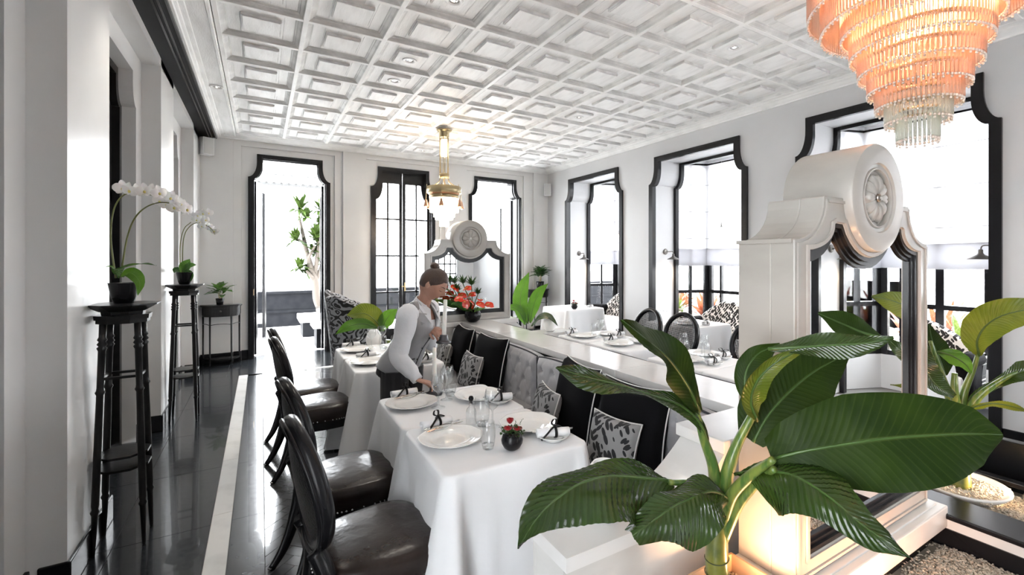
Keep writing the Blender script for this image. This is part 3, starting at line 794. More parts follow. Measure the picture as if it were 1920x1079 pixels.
# ------------------------------------------------------------------ cushions
blackfab = mat('black_cushion_fabric', (.005, .005, .006), .9, spec=.12, bump=.1, bscale=250)
leaffab = pmat('leaf_print_fabric', 'leaf', (.26, .257, .26), (.010, .010, .012), 36, thr=.43, sheen=.1)
leaffab2 = pmat('white_leaf_print_fabric', 'leaf', (.74, .73, .72), (.012, .012, .014), 28, thr=.43, sheen=.1)
pipem = mat('silver_piping', (.62, .61, .60), .6)
def cushion(label, m, size, thick, loc, yaw, pitch, roll, group=None, pm_=pipem):
    root = thing('cushion', label, 'cushion', loc, group=group)
    root.rotation_euler = (pitch, roll, yaw)
    h = size/2
    def outline(u, v):
        x, z = u*h, v*h
        k = 1-.10*(1-abs(u)**2)*abs(v)**3; k2 = 1-.10*(1-abs(v)**2)*abs(u)**3
        return x*k2, z*k
    mb = MB(); n = 22
    for s in (1, -1):
        def fn(a, b, s=s):
            u, v = 2*a-1, 2*b-1; x, z = outline(u, v)
            t = thick/2*((1-u**4)*(1-v**4))**.42*(1+.05*noise.noise(Vector((x*9, s, z*9))))
            return (x, s*t, z)
        mb.grid(fn, n, n)
    mb.build('cover', m, root, smooth=True)
    P = [(2*k/n-1, -1) for k in range(n)]+[(1, 2*k/n-1) for k in range(n)]+[(1-2*k/n, 1) for k in range(n)]+[(-1, 1-2*k/n) for k in range(n+1)]
    MB().tube([Vector((outline(u, v)[0], 0, outline(u, v)[1])) for u, v in P], .0045, 6).build('piping', pm_, root, smooth=True)
    return root
# face normal (local -y) points towards -X : yaw -pi/2
for lab, Y_, z_, yw in (('big black cushion nearest the camera, piped in silver', 1.90, .70, -1.42), ('big black cushion with silver piping, second from the camera', 2.42, .715, -1.72),
        ('big black cushion with silver piping, third from the camera', 3.74, .70, -1.45), ('big black cushion farthest from the camera, near the far mirror', 4.40, .70, -1.62)):
    cushion(lab, blackfab, .47, .15, (1.70, Y_, z_), yw, -.22, 0)
for lab, X_, Y_, z_, yw in (('small leaf-print cushion nearest the camera on the banquette', 1.555, 1.885, .625, -1.35), ('small leaf-print cushion second from the camera', 1.55, 2.55, .625, -1.75),
        ('small leaf-print cushion third from the camera', 1.55, 3.80, .625, -1.5), ('small leaf-print cushion farthest along, beside the waitress', 1.55, 4.50, .625, -1.7)):
    cushion(lab, leaffab, .31, .11, (X_, Y_, z_), yw, -.25, .04)
# ================================================================== TABLES AND CLOTHS
linen = mat('white_linen', (.80, .805, .82), .7, sheen=.25, bump=.12, bscale=14)
def cloth_mesh(w_, d_, h, seed, flare=.03, fold=.034, corner=.12, flat=(), rnd=.04, drop=.735):
    rn = random.Random(seed); mb = MB()
    # perimeter of rounded rectangle
    per = []
    def arc(cx, cy, a0):
        for k in range(9): a = a0+PI/2*k/8; per.append((cx+rnd*math.cos(a), cy+rnd*math.sin(a), a, 1.0))
    hx, hy = w_/2, d_/2
    corners = [(hx-rnd, hy-rnd, 0), (-hx+rnd, hy-rnd, PI/2), (-hx+rnd, -hy+rnd, PI), (hx-rnd, -hy+rnd, 3*PI/2)]
    for i, (cx, cy, a0) in enumerate(corners):
        arc(cx, cy, a0); nx = corners[(i+1) % 4]; a1 = a0+PI/2
        sx, sy = cx+rnd*math.cos(a1), cy+rnd*math.sin(a1); ex, ey = nx[0]+rnd*math.cos(a1), nx[1]+rnd*math.sin(a1)
        for k in range(1, 24): t = k/24; per.append((sx+(ex-sx)*t, sy+(ey-sy)*t, a1, 0))
    n = len(per)
    cum = [0]
    for i in range(1, n+1):
        p, q = per[i-1], per[i % n]; cum.append(cum[-1]+math.hypot(p[0]-q[0], p[1]-q[1]))
    cpos = [cum[i*32+4] for i in range(4)]
    rows = []
    # top surface rings inwards
    for s in (0, .45, .8, .93): rows.append([(x*s, y*s, h+.0006*noise.noise(Vector((x*s*7, y*s*7, seed)))) for x, y, a, c in per])
    rows.append([(x-.010*math.cos(a), y-.010*math.sin(a), h) for x, y, a, c in per])
    rows.append([(x+.002*math.cos(a), y+.002*math.sin(a), h-.003) for x, y, a, c in per])
    rows.append([(x+.007*math.cos(a), y+.007*math.sin(a), h-.012) for x, y, a, c in per])
    ND = 20; ph = [rn.uniform(0, 6.3) for _ in range(4)]
    for k in range(1, ND+1):
        d = k/ND; r = []
        for i, (x, y, a, c) in enumerate(per):
            s = cum[i]; dc = min(min(abs(s-q), cum[-1]-abs(s-q)) for q in cpos)
            cf = math.exp(-(dc/.055)**2)                       # corner cone of surplus cloth
            val = math.exp(-((dc-.115)/.045)**2)                # valley next to it
            crease = (1-abs(math.sin(s*8.3+ph[3])))**4*.020*d**.8-(1-abs(math.sin(s*6.1+ph[1]+1.2)))**4*.016*d**.8
            rdg = .030*d**.6*math.exp(-((dc-.028)/.018)**2)-.030*d**.7*math.exp(-((dc-.070)/.022)**2)
            f = crease+rdg+fold*d**1.2*(math.sin(s*17+ph[0]+d*.8)*.6+math.sin(s*29+ph[1]-d)*.35+math.sin(s*9+ph[2])*.5)*(1-cf)
            o = .008+flare*d+corner*d**1.15*cf-.045*d*val+f
            r.append((x+o*math.cos(a), y+o*math.sin(a), h-.012-(drop-.012)*d+.004*math.sin(s*13)*d))
        rows.append(r)
    for r in rows: mb.v += r
    for j in range(len(rows)-1):
        for i in range(n): mb.f.append((j*n+i, j*n+(i+1) % n, (j+1)*n+(i+1) % n, (j+1)*n+i))
    return mb
def table(xc, yc, w_, d_, tlabel, clabel, seed, **kw):
    t = thing('dining_table', tlabel, 'table', (xc, yc, 0))
    MB().box(-w_/2+.012, w_/2-.012, -d_/2+.012, d_/2-.012, .72, .745).build('tabletop', M['blackwood'], t)
    for sx in (-1, 1):
        for sy in (-1, 1): MB().box(sx*(w_/2-.06)-.02, sx*(w_/2-.06)+.02, sy*(d_/2-.06)-.02, sy*(d_/2-.06)+.02, 0, .72).build('leg', M['blackwood'], t)
    c = cloth_mesh(w_, d_, .7485, seed, **kw).build('tablecloth', linen, smooth=True, solid=0)
    c.location = (xc, yc, 0); tag(c, clabel, 'tablecloth')
    return t
TB = {}
def T(k, x0, x1, y0, y1, tl, cl, seed, **kw):
    TB[k] = ((x0+x1)/2, (y0+y1)/2); table((x0+x1)/2, (y0+y1)/2, x1-x0, y1-y0, tl, cl, seed, **kw)
T('T1', .61, 1.295, 1.745, 2.345, 'dining table hidden under the nearest white cloth', 'white tablecloth on the nearest table, with the roses', 1, flat=((1,1),))
T('T2', .61, 1.295, 2.352, 2.955, 'dining table under the cloth where the candle is placed', 'white tablecloth on the second table, under the candlestick', 2, flat=((1,-1),))
T('T3', .61, 1.29, 3.72, 4.30, 'dining table under the cloth just behind the waitress', 'white tablecloth on the table just behind the waitress', 3, flat=((1,1),))
T('T4', .61, 1.29, 4.305, 4.87, 'dining table under the cloth farthest along the aisle', 'white tablecloth on the farthest aisle table, by the white vase', 4, fold=.012, corner=.04, flat=((1,-1),(1,1)))
T('R1', 2.84, 3.47, 3.84, 4.40, 'dining table under the cloth near the far marble end wall', 'white tablecloth on the right row table nearest the far end wall', 5, corner=.04, flat=((1,-1),))
T('R2', 2.84, 3.47, 3.26, 3.83, 'dining table under the second cloth of the right row', 'white tablecloth on the right row, second from the far end wall', 6, corner=.04, flat=((1,1),))
T('R3', 2.84, 3.47, 2.40, 2.98, 'dining table under the cloth beside the cane chairs', 'white tablecloth on the right row with many glasses on it', 7, corner=.04, flat=((1,-1),))
T('R4', 2.84, 3.47, 1.80, 2.39, 'dining table under the cloth behind the near mirror', 'white tablecloth on the right row behind the near mirror', 8, corner=.04, flat=((1,1),))
T('B1', 4.36, 5.14, 6.45, 7.25, 'window table under the cloth in the farthest bay', 'white tablecloth on the table of the farthest bay window', 9, corner=.05)
T('B2', 4.50, 5.28, 3.95, 4.75, 'window table under the cloth in the middle bay', 'white tablecloth on the table of the middle bay window', 10, corner=.05)
T('B3', 4.55, 5.33, 1.65, 2.45, 'window table under the cloth in the nearest bay', 'white tablecloth on the table of the nearest bay window', 11, corner=.05)
# ================================================================== CHAIRS
leather = mat('dark_brown_leather', (.016, .0105, .009), .26, spec=.4, c2=(.024, .016, .014), scale=7, bump=.3, bscale=16)
croc = mat('black_embossed_leather', (.010, .010, .011), .32, bump=1.0, bscale=130)
nail = mat('nickel_nailhead', (.5, .5, .5), .25, metal=1)
def chair(label, kind='leather', loc=(0, 0, 0), rz=0, group=None):
    t = thing('oval_back_chair', label, 'chair', loc, rz, group)
    fm = M['black']
    def outl(s, k=1.0, x_=0):
        # rounded trapezoid seat outline
        a = 2*PI*s; n_ = 3.4; ca, sa = math.cos(a), math.sin(a)
        x = .225*math.copysign(abs(ca)**(2/n_), ca)*k; y = (.235+.02*(x/.225))*math.copysign(abs(sa)**(2/n_), sa)*k
        return x, y
    mb = MB(); N_ = 48
    ringsz = [(.90, .372), (.985, .376), (1.0, .388), (1.02, .43), (1.01, .462), (.97, .480), (.90, .490), (.72, .500), (.45, .507), (.2, .510)]
    for k, z in ringsz:
        for i in range(N_): x, y = outl(i/N_, k); mb.v.append((x, y, z))
    for j in range(len(ringsz)-1):
        for i in range(N_): mb.f.append((j*N_+i, j*N_+(i+1) % N_, (j+1)*N_+(i+1) % N_, (j+1)*N_+i))
    mb.f.append(tuple((len(ringsz)-1)*N_+i for i in range(N_))); mb.f.append(tuple(range(N_))[::-1])
    mb.build('seat', leather, t, smooth=True)
    mb = MB(); P = [outl(i/40, .97) for i in range(40)]; Q = [outl(i/40, .86) for i in range(40)]
    mb.ring(P, Q, lambda u, v, w: (u, v, w), .318, .375); mb.build('seat_rail', fm, t, auto=.7)
    mb = MB()
    for i in range(76):
        x, y = outl(i/76, 1.004); mb.sphere((x, y, .388), .0058, 6, 4)
    tag(mb.build('nailheads', nail, t, smooth=True), kind='stuff')
    # legs
    for sy in (-1, 1):
        mb = MB(); mb.lathe([(.012, 0), (.016, .01), (.013, .03), (.016, .10), (.024, .30), (.028, .33), (.024, .345), (.03, .35), (.03, .385)], (.175, sy*.185, 0), 12)
        mb.build('leg', fm, t, smooth=True)
        P = catmull([(-.335, sy*.185, 0), (-.275, sy*.18, .10), (-.225, sy*.175, .25), (-.205, sy*.17, .39), (-.225, sy*.155, .50), (-.25, sy*.13, .57)], 5)
        mb = MB(); mb.tube(P, [.017+.015*min(1, i/10) for i in range(len(P))], 8); o = mb.build('leg', fm, t, smooth=True)
        MB().lathe([(.010, 0), (.016, .004), (.016, .012), (.010, .016)], (-.335, sy*.185, 0), 8).build('glide', nail, o)
    # oval back, leaning
    tilt = .17; c0 = Vector((-.225, 0, .53)); HA, HB = .237, .212
    ex = Vector((-math.sin(tilt), 0, math.cos(tilt))); nx = Vector((math.cos(tilt), 0, math.sin(tilt)))
    def B(u, v, w):   # u across (y), v up, w thickness
        curve = .035*(u/HB)**2
        return c0+ex*(v+HA)+Vector((0, u, 0))+nx*(w+curve*.8)
    mb = MB(); NN = 48
    for rr, th, ww in ((1.0, .021, 0),):
        pts = [B(HB*math.cos(2*PI*k/NN), HA*math.sin(2*PI*k/NN)*(1 if math.sin(2*PI*k/NN) > 0 else .94), 0) for k in range(NN)]
    def closed_tube(pts, ra, rb, seg=10):
        n = len(pts); ctr = sum(pts, Vector())/n; vs = []
        for i in range(n):
            tg = (pts[(i+1) % n]-pts[i-1]).normalized(); u_ = nx; sd = tg.cross(u_).normalized(); u2 = sd.cross(tg)
            for k in range(seg):
                a = 2*PI*k/seg; vs.append(pts[i]+sd*math.cos(a)*ra+u2*math.sin(a)*rb)
        return vs, [(i*seg+k, i*seg+(k+1) % seg, ((i+1) % n)*seg+(k+1) % seg, ((i+1) % n)*seg+k) for i in range(n) for k in range(seg)]
    mb.add(*closed_tube(pts, .025, .028)); 
    p2 = [B((HB+.008)*math.cos(2*PI*k/NN), (HA+.008)*math.sin(2*PI*k/NN), -.026) for k in range(NN)]
    mb.add(*closed_tube(p2, .012, .010, 8)); mb.build('back_frame', fm, t, smooth=True)
    if kind == 'leather':
        for s, m_, nm in ((1, leather, 'back_pad'), (-1, croc, 'rear_pad')):
            mb = MB()
            mb.grid(lambda u, v, s=s: B((HB-.018)*v*math.cos(2*PI*u), (HA-.018)*v*math.sin(2*PI*u), s*(.010+.018*(1-v**3))), 36, 8)
            mb.build(nm, m_, t, smooth=True)
    else:
        mb = MB(); st = .0135
        for i in range(-17, 18):
            for off, thk in ((0, .0022),):
                u = i*st
                if abs(u) < HB-.014:
                    v = (HA-.012)*math.sqrt(max(0, 1-(u/(HB-.012))**2))
                    K = 6; pp = [B(u, -v+2*v*k/K, .002) for k in range(K+1)]
                    for a_, b_ in zip(pp[:-1], pp[1:]):
                        mb.add([a_+Vector((0, -.0035, 0)), a_+Vector((0, .0035, 0)), b_+Vector((0, .0035, 0)), b_+Vector((0, -.0035, 0))], [(0, 1, 2, 3)])
        for i in range(-19, 20):
            v = i*st*.93
            if abs(v) < HA-.014:
                u = (HB-.012)*math.sqrt(max(0, 1-(v/(HA-.012))**2)); K = 6; pp = [B(-u+2*u*k/K, v, -.002) for k in range(K+1)]
                for a_, b_ in zip(pp[:-1], pp[1:]): mb.add([a_-ex*.0035, a_+ex*.0035, b_+ex*.0035, b_-ex*.0035], [(0, 1, 2, 3)])
        tag(mb.build('cane_panel', M['black'], t), kind='stuff')
    return t
ch = chair('black oval-back chair with brown leather seat, nearest the camera', loc=(.40, 1.985, 0), rz=.10)
dup(ch, (.40, 2.65, 0), .12, 'black oval-back chair with leather seat, second from the camera')
dup(ch, (.385, 4.08, 0), .10, 'black oval-back chair at the table behind the waitress')
dup(ch, (.385, 4.60, 0), .08, 'black oval-back chair farthest along the aisle')
cc = chair('black cane oval-back chair at the right row, nearer of the two in full view', 'cane', (3.66, 3.55, 0), PI+.05)
dup(cc, (3.66, 4.09, 0), PI-.04, 'black cane oval-back chair at the right row, beside the farthest right table')
dup(cc, (3.72, 2.74, 0), PI, 'black cane oval-back chair just left of the near mirror edge')
# damask wing chair by the open door
damask = pmat('damask_fabric', 'damask', (.33, .34, .37), (.012, .012, .015), 8.5, thr=.0, sheen=.2)
wc = thing('wing_chair', 'damask-patterned wing chair beside the open terrace door', 'chair', (.99, 6.32, 0), PI*.48)
def wing_chair(root, m, W=.70, H=1.18, D=.62):
    # front is local -y
    mb = MB()
    def back(u, v):   # curved back shell outer
        a = (u-.5)*2; x = a*W/2*(1-.0*v); y = .24-.42*abs(a)**3.2*(1 if v < .97 else .9)
        z = .30+v*(H-.30)*(1-.16*abs(a)**2.2+.03*math.cos(a*9)*v)
        return x, y, z
    mb.grid(lambda u, v: (back(u, v)[0]*1.0, back(u, v)[1]+.09*v, back(u, v)[2]), 30, 14)
    mb.grid(lambda u, v: (back(u, v)[0]*.84, back(u, v)[1]-.075+.09*v, back(u, v)[2]-.0), 30, 14)
    for vv in (0, 1):
        mb.grid(lambda u, v: (back(u, vv)[0]*(1-.16*v), back(u, vv)[1]-.075*v+.09*vv, back(u, vv)[2]+.02*math.sin(PI*v)*vv), 30, 4)
    for uu in (0, 1):
        mb.grid(lambda u, v: (back(uu, v)[0]*(1-.16*u), back(uu, v)[1]-.075*u+.09*v, back(uu, v)[2]), 4, 14)
    mb.build('shell_back', m, root, smooth=True)
    mb = MB(); mb.box(-W/2+.06, W/2-.06, -D/2, .16, .18, .46); mb.build('seat', m, root, bev=.04)
    for sx in (-1, 1):
        mb = MB(); mb.tube(catmull([(sx*(W/2-.05), .10, .60), (sx*(W/2-.04), -.12, .62), (sx*(W/2-.04), -.26, .58), (sx*(W/2-.05), -.27, .30)], 5), .055, 10); mb.box(*sorted((sx*(W/2-.09), sx*(W/2-.01))), -.26, .12, .2, .60)
        mb.build('arm', m, root, smooth=False)
        for y in (-.24, .16): MB().lathe([(.012, 0), (.02, .08), (.025, .19)], (sx*(W/2-.1), y, 0), 10).build('leg', M['black'], root, smooth=True)
wing_chair(wc, damask, W=.86, D=.74)
# settees in the bays
def settee(label, x, y, rz=PI/2*3):
    t = thing('settee', label, 'sofa', (x, y, 0), rz)     # front is local -y
    W = 1.15
    mb = MB()
    def top(u): a = (u-.5)*2; return .84+.08*math.cos(a*PI*1.0)-.14*abs(a)**3
    for off in (0, 1):
        mb.grid(lambda u, v, off=off: ((u-.5)*W, .20-.0*v-(.13*off)*(1-.3*v)+.06*v, .25+v*(top(u)-.25)), 30, 10)
    mb.grid(lambda u, v: ((u-.5)*W, .26-.13*.7*v, top(u)+.03*math.sin(PI*v)), 30, 4)
    for uu in (0, 1): mb.grid(lambda u, v: ((uu-.5)*W, .20-(.13*u)*(1-.3*v)+.06*v, .25+v*(top(uu)-.25)), 3, 10)
    mb.build('back', leaffab2, t, smooth=True)
    MB().box(-W/2+.04, W/2-.04, -.28, .09, .16, .46).build('seat', mat('white_seat_leather', (.78, .77, .76), .4), t, bev=.03)
    for sx in (-1, 1):
        mb = MB(); c = sx*(W/2-.05)
        mb.tube([(c, .15, .60), (c, -.26, .60)], .075, 18); mb.box(c-.05, c+.05, -.25, .12, .2, .58); mb.build('arm', blackfab, t, smooth=True)
        for y in (-.22, .14): MB().lathe([(.012, 0), (.022, .16)], (sx*(W/2-.12), y, 0), 8).build('leg', M['black'], t)
    return t
settee('white settee with black leaf print in the farthest bay', 6.02, 7.17)
settee('white settee with black leaf print in the middle bay', 6.02, 4.70)
settee('white settee with black leaf print in the nearest bay', 6.02, 2.245)
# ================================================================== THINGS ON THE TABLES
china = mat('white_china', (.84, .835, .82), .12, coat=.4)
glassm = thin_glass('clear_glass', (.95, .965, .97), refl=.24)
bulbglass = thin_glass('blown_glass', refl=.12)
silver = mat('silver', (.7, .7, .69), .15, metal=1)
ribm = mat('black_ribbon', (.006, .006, .007), .4, spec=.3)
TZ = .7505
def plate(name, r, label, loc, group=None, rz=0, flutes=9):
    mb = MB(); seg = 72
    prof = [(.0, .006), (.40, .006), (.56, .007), (.62, .012), (.66, .0165), (.80, .020), (.97, .026), (1.0, .0275), (1.0, .024), (.97, .0225), (.70, .010), (.60, .002), (.52, .0), (.0, .0)]
    for k, z in prof:
        for i in range(seg):
            a = 2*PI*i/seg; s = 1
            if k > .9: s = 1+.012*math.cos(a*flutes)+.006*abs(math.sin(a*flutes*2))
            zz_ = z+(.0008*math.cos(a*flutes) if k > .75 else 0)
            mb.v.append((max(k, .001)*r*s*math.cos(a), max(k, .001)*r*s*math.sin(a), zz_))
    n = len(prof)
    mb.f += [(j*seg+i, j*seg+(i+1) % seg, (j+1)*seg+(i+1) % seg, (j+1)*seg+i) for j in range(n-1) for i in range(seg)]
    o = mb.build(name, china, smooth=True); o.location = loc; o.rotation_euler = (0, 0, rz)
    return tag(o, label, 'plate', group)
def setting_names(lab): return lab
def napkin(label, loc, rz, bow=True, small=True, group=None):
    t = thing('napkin_roll', label, 'napkin', loc, rz, group)
    mb = MB(); N = 60; pts = []
    for k in range(N+1):
        a = k/N*PI*6.2; r = .010+.0125*k/N; pts.append((r*math.cos(a), r*math.sin(a)))
    L = .155
    for i in range(7):
        x = -L/2+L*i/6
        for (p, q) in pts: mb.v.append((x, p*1.12, .026+q*.92))
    W = N+1
    mb.f += [(i*W+k, i*W+k+1, (i+1)*W+k+1, (i+1)*W+k) for i in range(6) for k in range(N)]
    mb.build('roll', linen, t, smooth=True, solid=.0022)
    rb = MB()
    def strip(P, w_, nrm=None):
        P = [Vector(p) for p in P]
        for i, p in enumerate(P):
            tg = (P[min(i+1, len(P)-1)]-P[max(i-1, 0)]).normalized(); s = Vector(nrm) if nrm else tg.cross(Vector((0, 0, 1))).normalized()
            rb.v.append(p+s*w_/2); rb.v.append(p-s*w_/2)
        b = len(rb.v)-2*len(P); rb.f.extend([(b+2*i, b+2*i+1, b+2*i+3, b+2*i+2) for i in range(len(P)-1)])
    band = [(0.01, .0262*1.1*math.cos(a), .0265+.0255*math.sin(a)) for a in [2*PI*k/20 for k in range(21)]]
    strip(band, .013, (1, 0, 0))
    top = Vector((.01, 0, .053))
    for s in (-1, 1):
        lp = catmull([top, top+Vector((.012*s, .028*s, .020)), top+Vector((.004, .050*s, .016)), top+Vector((-.010*s, .030*s, .004)), top], 6); strip(lp, .011, (1, .15*s, .1))
        tl = catmull([top, top+Vector((.02*s, .018*s, -.004)), top+Vector((.045*s, .034*s, -.022)), top+Vector((.075*s, .045*s, -.045))], 6); strip(tl, .010, (-.3, 1, .4))
    rb.sphere(top, .007, 8, 6)
    rb.build('ribbon', ribm, t, smooth=True, solid=.0008)
    return t
def wineglass(label, loc, h=.17, r=.036, group=None, mfun=None):
    k = h/.17
    prof_o = [(.0325, 0), (.033, .0015), (.020, .004), (.006, .009), (.0038, .02), (.0036, .068), (.006, .076), (.020, .088), (.031, .105), (.0355, .122), (.034, .145), (.029, .17)]
    prof_i = [(.0282, .17), (.0330, .145), (.0345, .122), (.030, .106), (.019, .0895), (.001, .080)]
    P = [(a*r/.0355, b*k) for a, b in prof_o]
    mb = MB(); mb.lathe(P, (0, 0, 0), 28, cap=False)
    o = mb.build('wine_glass', glassm, smooth=True); o.location = loc; return tag(o, label, 'glass', group)
def tumbler(label, loc, h=.125, group=None):
    k = h/.125; mb = MB()
    P = [(.022, 0), (.024, .002), (.025, .012), (.030, .03), (.0335, .06), (.0325, .09), (.0275, .125)]
    mb.lathe([(a*k, b*k) for a, b in P], (0, 0, 0), 28, cap=False); mb.lathe([(.001, .003), (.023, .003), (.0285, .022), (.001, .022)], (0, 0, 0), 28, cap=False)
    o = mb.build('tumbler', glassm, smooth=True); o.location = loc; return tag(o, label, 'glass', group)
def cutlery(kind, label, loc, rz, group=None):
    mb = MB()
    if kind == 'knife':
        mb.prism([(-.10, -.006), (-.02, -.005), (.0, -.008), (.085, -.007), (.105, .001), (.0, .006), (-.02, .005), (-.10, .006)], lambda u, v, w: (u, v, w), 0, .0022)
        mb.tube([(-.105, 0, .003), (-.06, 0, .0045), (-.018, 0, .0035)], [.006, .0065, .004], 8, flat=.55)
    else:
        mb.tube([(-.10, 0, .003), (-.06, 0, .004), (-.01, 0, .003), (.03, 0, .006), (.05, 0, .005)], [.006, .005, .0028, .003, .008], 8, flat=.45)
        for s in (-1.5, -.5, .5, 1.5): mb.tube([(.048, s*.0042, .005), (.07, s*.0046, .0035), (.097, s*.0042, .007)], [.0016, .0015, .0009], 5)
    o = mb.build(kind, silver, smooth=(kind != 'knife')); o.location = loc; o.rotation_euler = (0, 0, rz); return tag(o, label, 'cutlery', group)
def place(tk, tabname, side, xo, yo, nx, ny, nrz, near_extra=True):
    """one place setting; side 'aisle' / 'bench' / ..."""
    plate('dinner_plate', .147, 'white scalloped dinner plate on %s, %s' % (tabname, side), (xo, yo, TZ), rz=random.random())
    plate('bread_plate', .075, 'small bread plate under the rolled napkin on %s, %s' % (tabname, side), (nx, ny, TZ), flutes=7)
    napkin('rolled white napkin with black bow on %s, %s' % (tabname, side), (nx, ny, TZ+.010), nrz)
    if near_extra:
        dx, dy = math.cos(nrz+PI/2), math.sin(nrz+PI/2); s = -1 if (yo-ny)*dy < 0 else 1
        cutlery('knife', 'silver butter knife by the napkin on %s, %s' % (tabname, side), (nx+.03, ny-.050 if yo < ny else ny+.05, TZ+.024), nrz+.12)
        cutlery('fork', 'silver fork by the napkin on %s, %s' % (tabname, side), (nx+.02, ny-.030 if yo < ny else ny+.032, TZ+.025), nrz+.05)
place('T1', 'the nearest table', 'aisle side', .755, 2.09, .745, 2.27, .12)
place('T1', 'the nearest table', 'bench side', 1.16, 2.07, 1.17, 1.852, -.35)
place('T2', 'the second table', 'aisle side', .745, 2.72, .745, 2.885, .05)
place('T2', 'the second table', 'bench side', 1.14, 2.66, 1.20, 2.50, -.25)
place('T3', 'the table behind the waitress', 'aisle side', .755, 4.00, .765, 4.205, .05)
place('T3', 'the table behind the waitress', 'bench side', 1.14, 3.98, 1.16, 3.82, .2)
place('T4', 'the farthest aisle table', 'aisle side', .755, 4.60, .735, 4.79, .05)
place('T4', 'the farthest aisle table', 'bench side', 1.14, 4.56, 1.15, 4.40, 0)
place('R1', 'the farthest right table', 'divider side', 3.0, 4.12, 2.96, 4.30, .1, False)
place('R1', 'the farthest right table', 'window side', 3.32, 4.10, 3.33, 3.93, 0, False)
place('R2', 'the second right row table', 'divider side', 3.02, 3.56, 3.06, 3.74, 0, False)
place('R2', 'the second right row table', 'window side', 3.32, 3.54, 3.35, 3.37, 0, False)
place('R3', 'the glass-crowded right table', 'divider side', 3.02, 2.70, 3.10, 2.49, .1, False)
place('R3', 'the glass-crowded right table', 'window side', 3.33, 2.78, 3.36, 2.60, 0, False)
# glasses on the near tables
tumbler('tumbler on the nearest table between plate and roses', (.865, 1.915, TZ))
wineglass('wine glass beside the stoppered bottle on the nearest table', (1.00, 2.16, TZ), .19, .042)
tumbler('tall tumbler close to the bench plate on the nearest table', (.955, 2.19, TZ), .15)
wineglass('wine glass right behind the ribboned napkin on the second table', (.865, 2.60, TZ), .19, .042)
tumbler('tumbler nearest the bench plate on the second table', (1.00, 2.78, TZ), .15)
wineglass('wine glass in the middle of the second table', (.955, 2.72, TZ), .19, .040)
wineglass('wine glass at the back edge of the second table', (1.02, 2.88, TZ), .17, .038)
wineglass('left wine glass on the farthest aisle table', (.90, 4.68, TZ), .19, .042)
wineglass('right wine glass on the farthest aisle table', (1.02, 4.80, TZ), .19, .042)
tumbler('tumbler between the glasses on the farthest aisle table', (.98, 4.56, TZ), .13)
wineglass('wine glass on the table behind the waitress', (.99, 4.12, TZ), .19, .042)
wineglass('wine glass on the farthest right table', (3.14, 4.0, TZ), .20, .042)
tumbler('tumbler on the farthest right table', (3.13, 4.10, TZ), .14)
for k, (x, y, kind, lb) in enumerate([(3.19, 2.88, 'w', 'tallest wine glass at the back of the glass-crowded right table'), (3.12, 2.80, 't', 'left tumbler on the glass-crowded right table'),
        (3.25, 2.70, 'w', 'right wine glass on the glass-crowded right table'), (3.17, 2.62, 't', 'tumbler nearest the camera on the glass-crowded right table')]):
    (wineglass if kind == 'w' else tumbler)(lb, (x, y, TZ), .20 if kind == 'w' else .15)
# oil bottle with black stopper
t = thing('oil_bottle', 'small clear bottle with black stopper on the nearest table', 'bottle', (.915, 2.235, TZ))
MB().lathe([(.024, 0), (.026, .004), (.026, .07), (.022, .085), (.010, .10), (.009, .125)], (0, 0, 0), 24, cap=False).build('bottle_body', glassm, t, smooth=True)
MB().lathe([(.006, .112), (.007, .126), (.012, .128), (.0135, .138), (.010, .148), (.002, .151)], (0, 0, 0), 16).build('stopper', M['black'], t, smooth=True)
# candlesticks
wax = mat('white_wax', (.88, .86, .82), .4, sss=.1)
pew = mat('grey_pewter', (.10, .10, .11), .35, metal=.8)
def candlestick(label, loc, tilt=(0, 0)):
    t = thing('candlestick', label, 'candle', loc); t.rotation_euler = (tilt[0], tilt[1], 0)
    MB().lathe([(.047, 0), (.05, .004), (.05, .012), (.036, .018), (.030, .028), (.030, .040), (.026, .046), (.028, .056), (.0165, .058), (.0165, .040), (.001, .040)], (0, 0, 0), 28).build('holder', pew, t, smooth=True)
    MB().lathe([(.0145, .041), (.0138, .15), (.0125, .288), (.010, .294), (.001, .295)], (0, 0, 0), 20).build('wax_stick', wax, t, smooth=True)
    MB().tube([(0, 0, .293), (.001, 0, .306)], .0012, 5).build('wick', M['black'], t)
    return t
candlestick('white candle in pewter holder standing on the second table', (.928, 2.868, TZ))
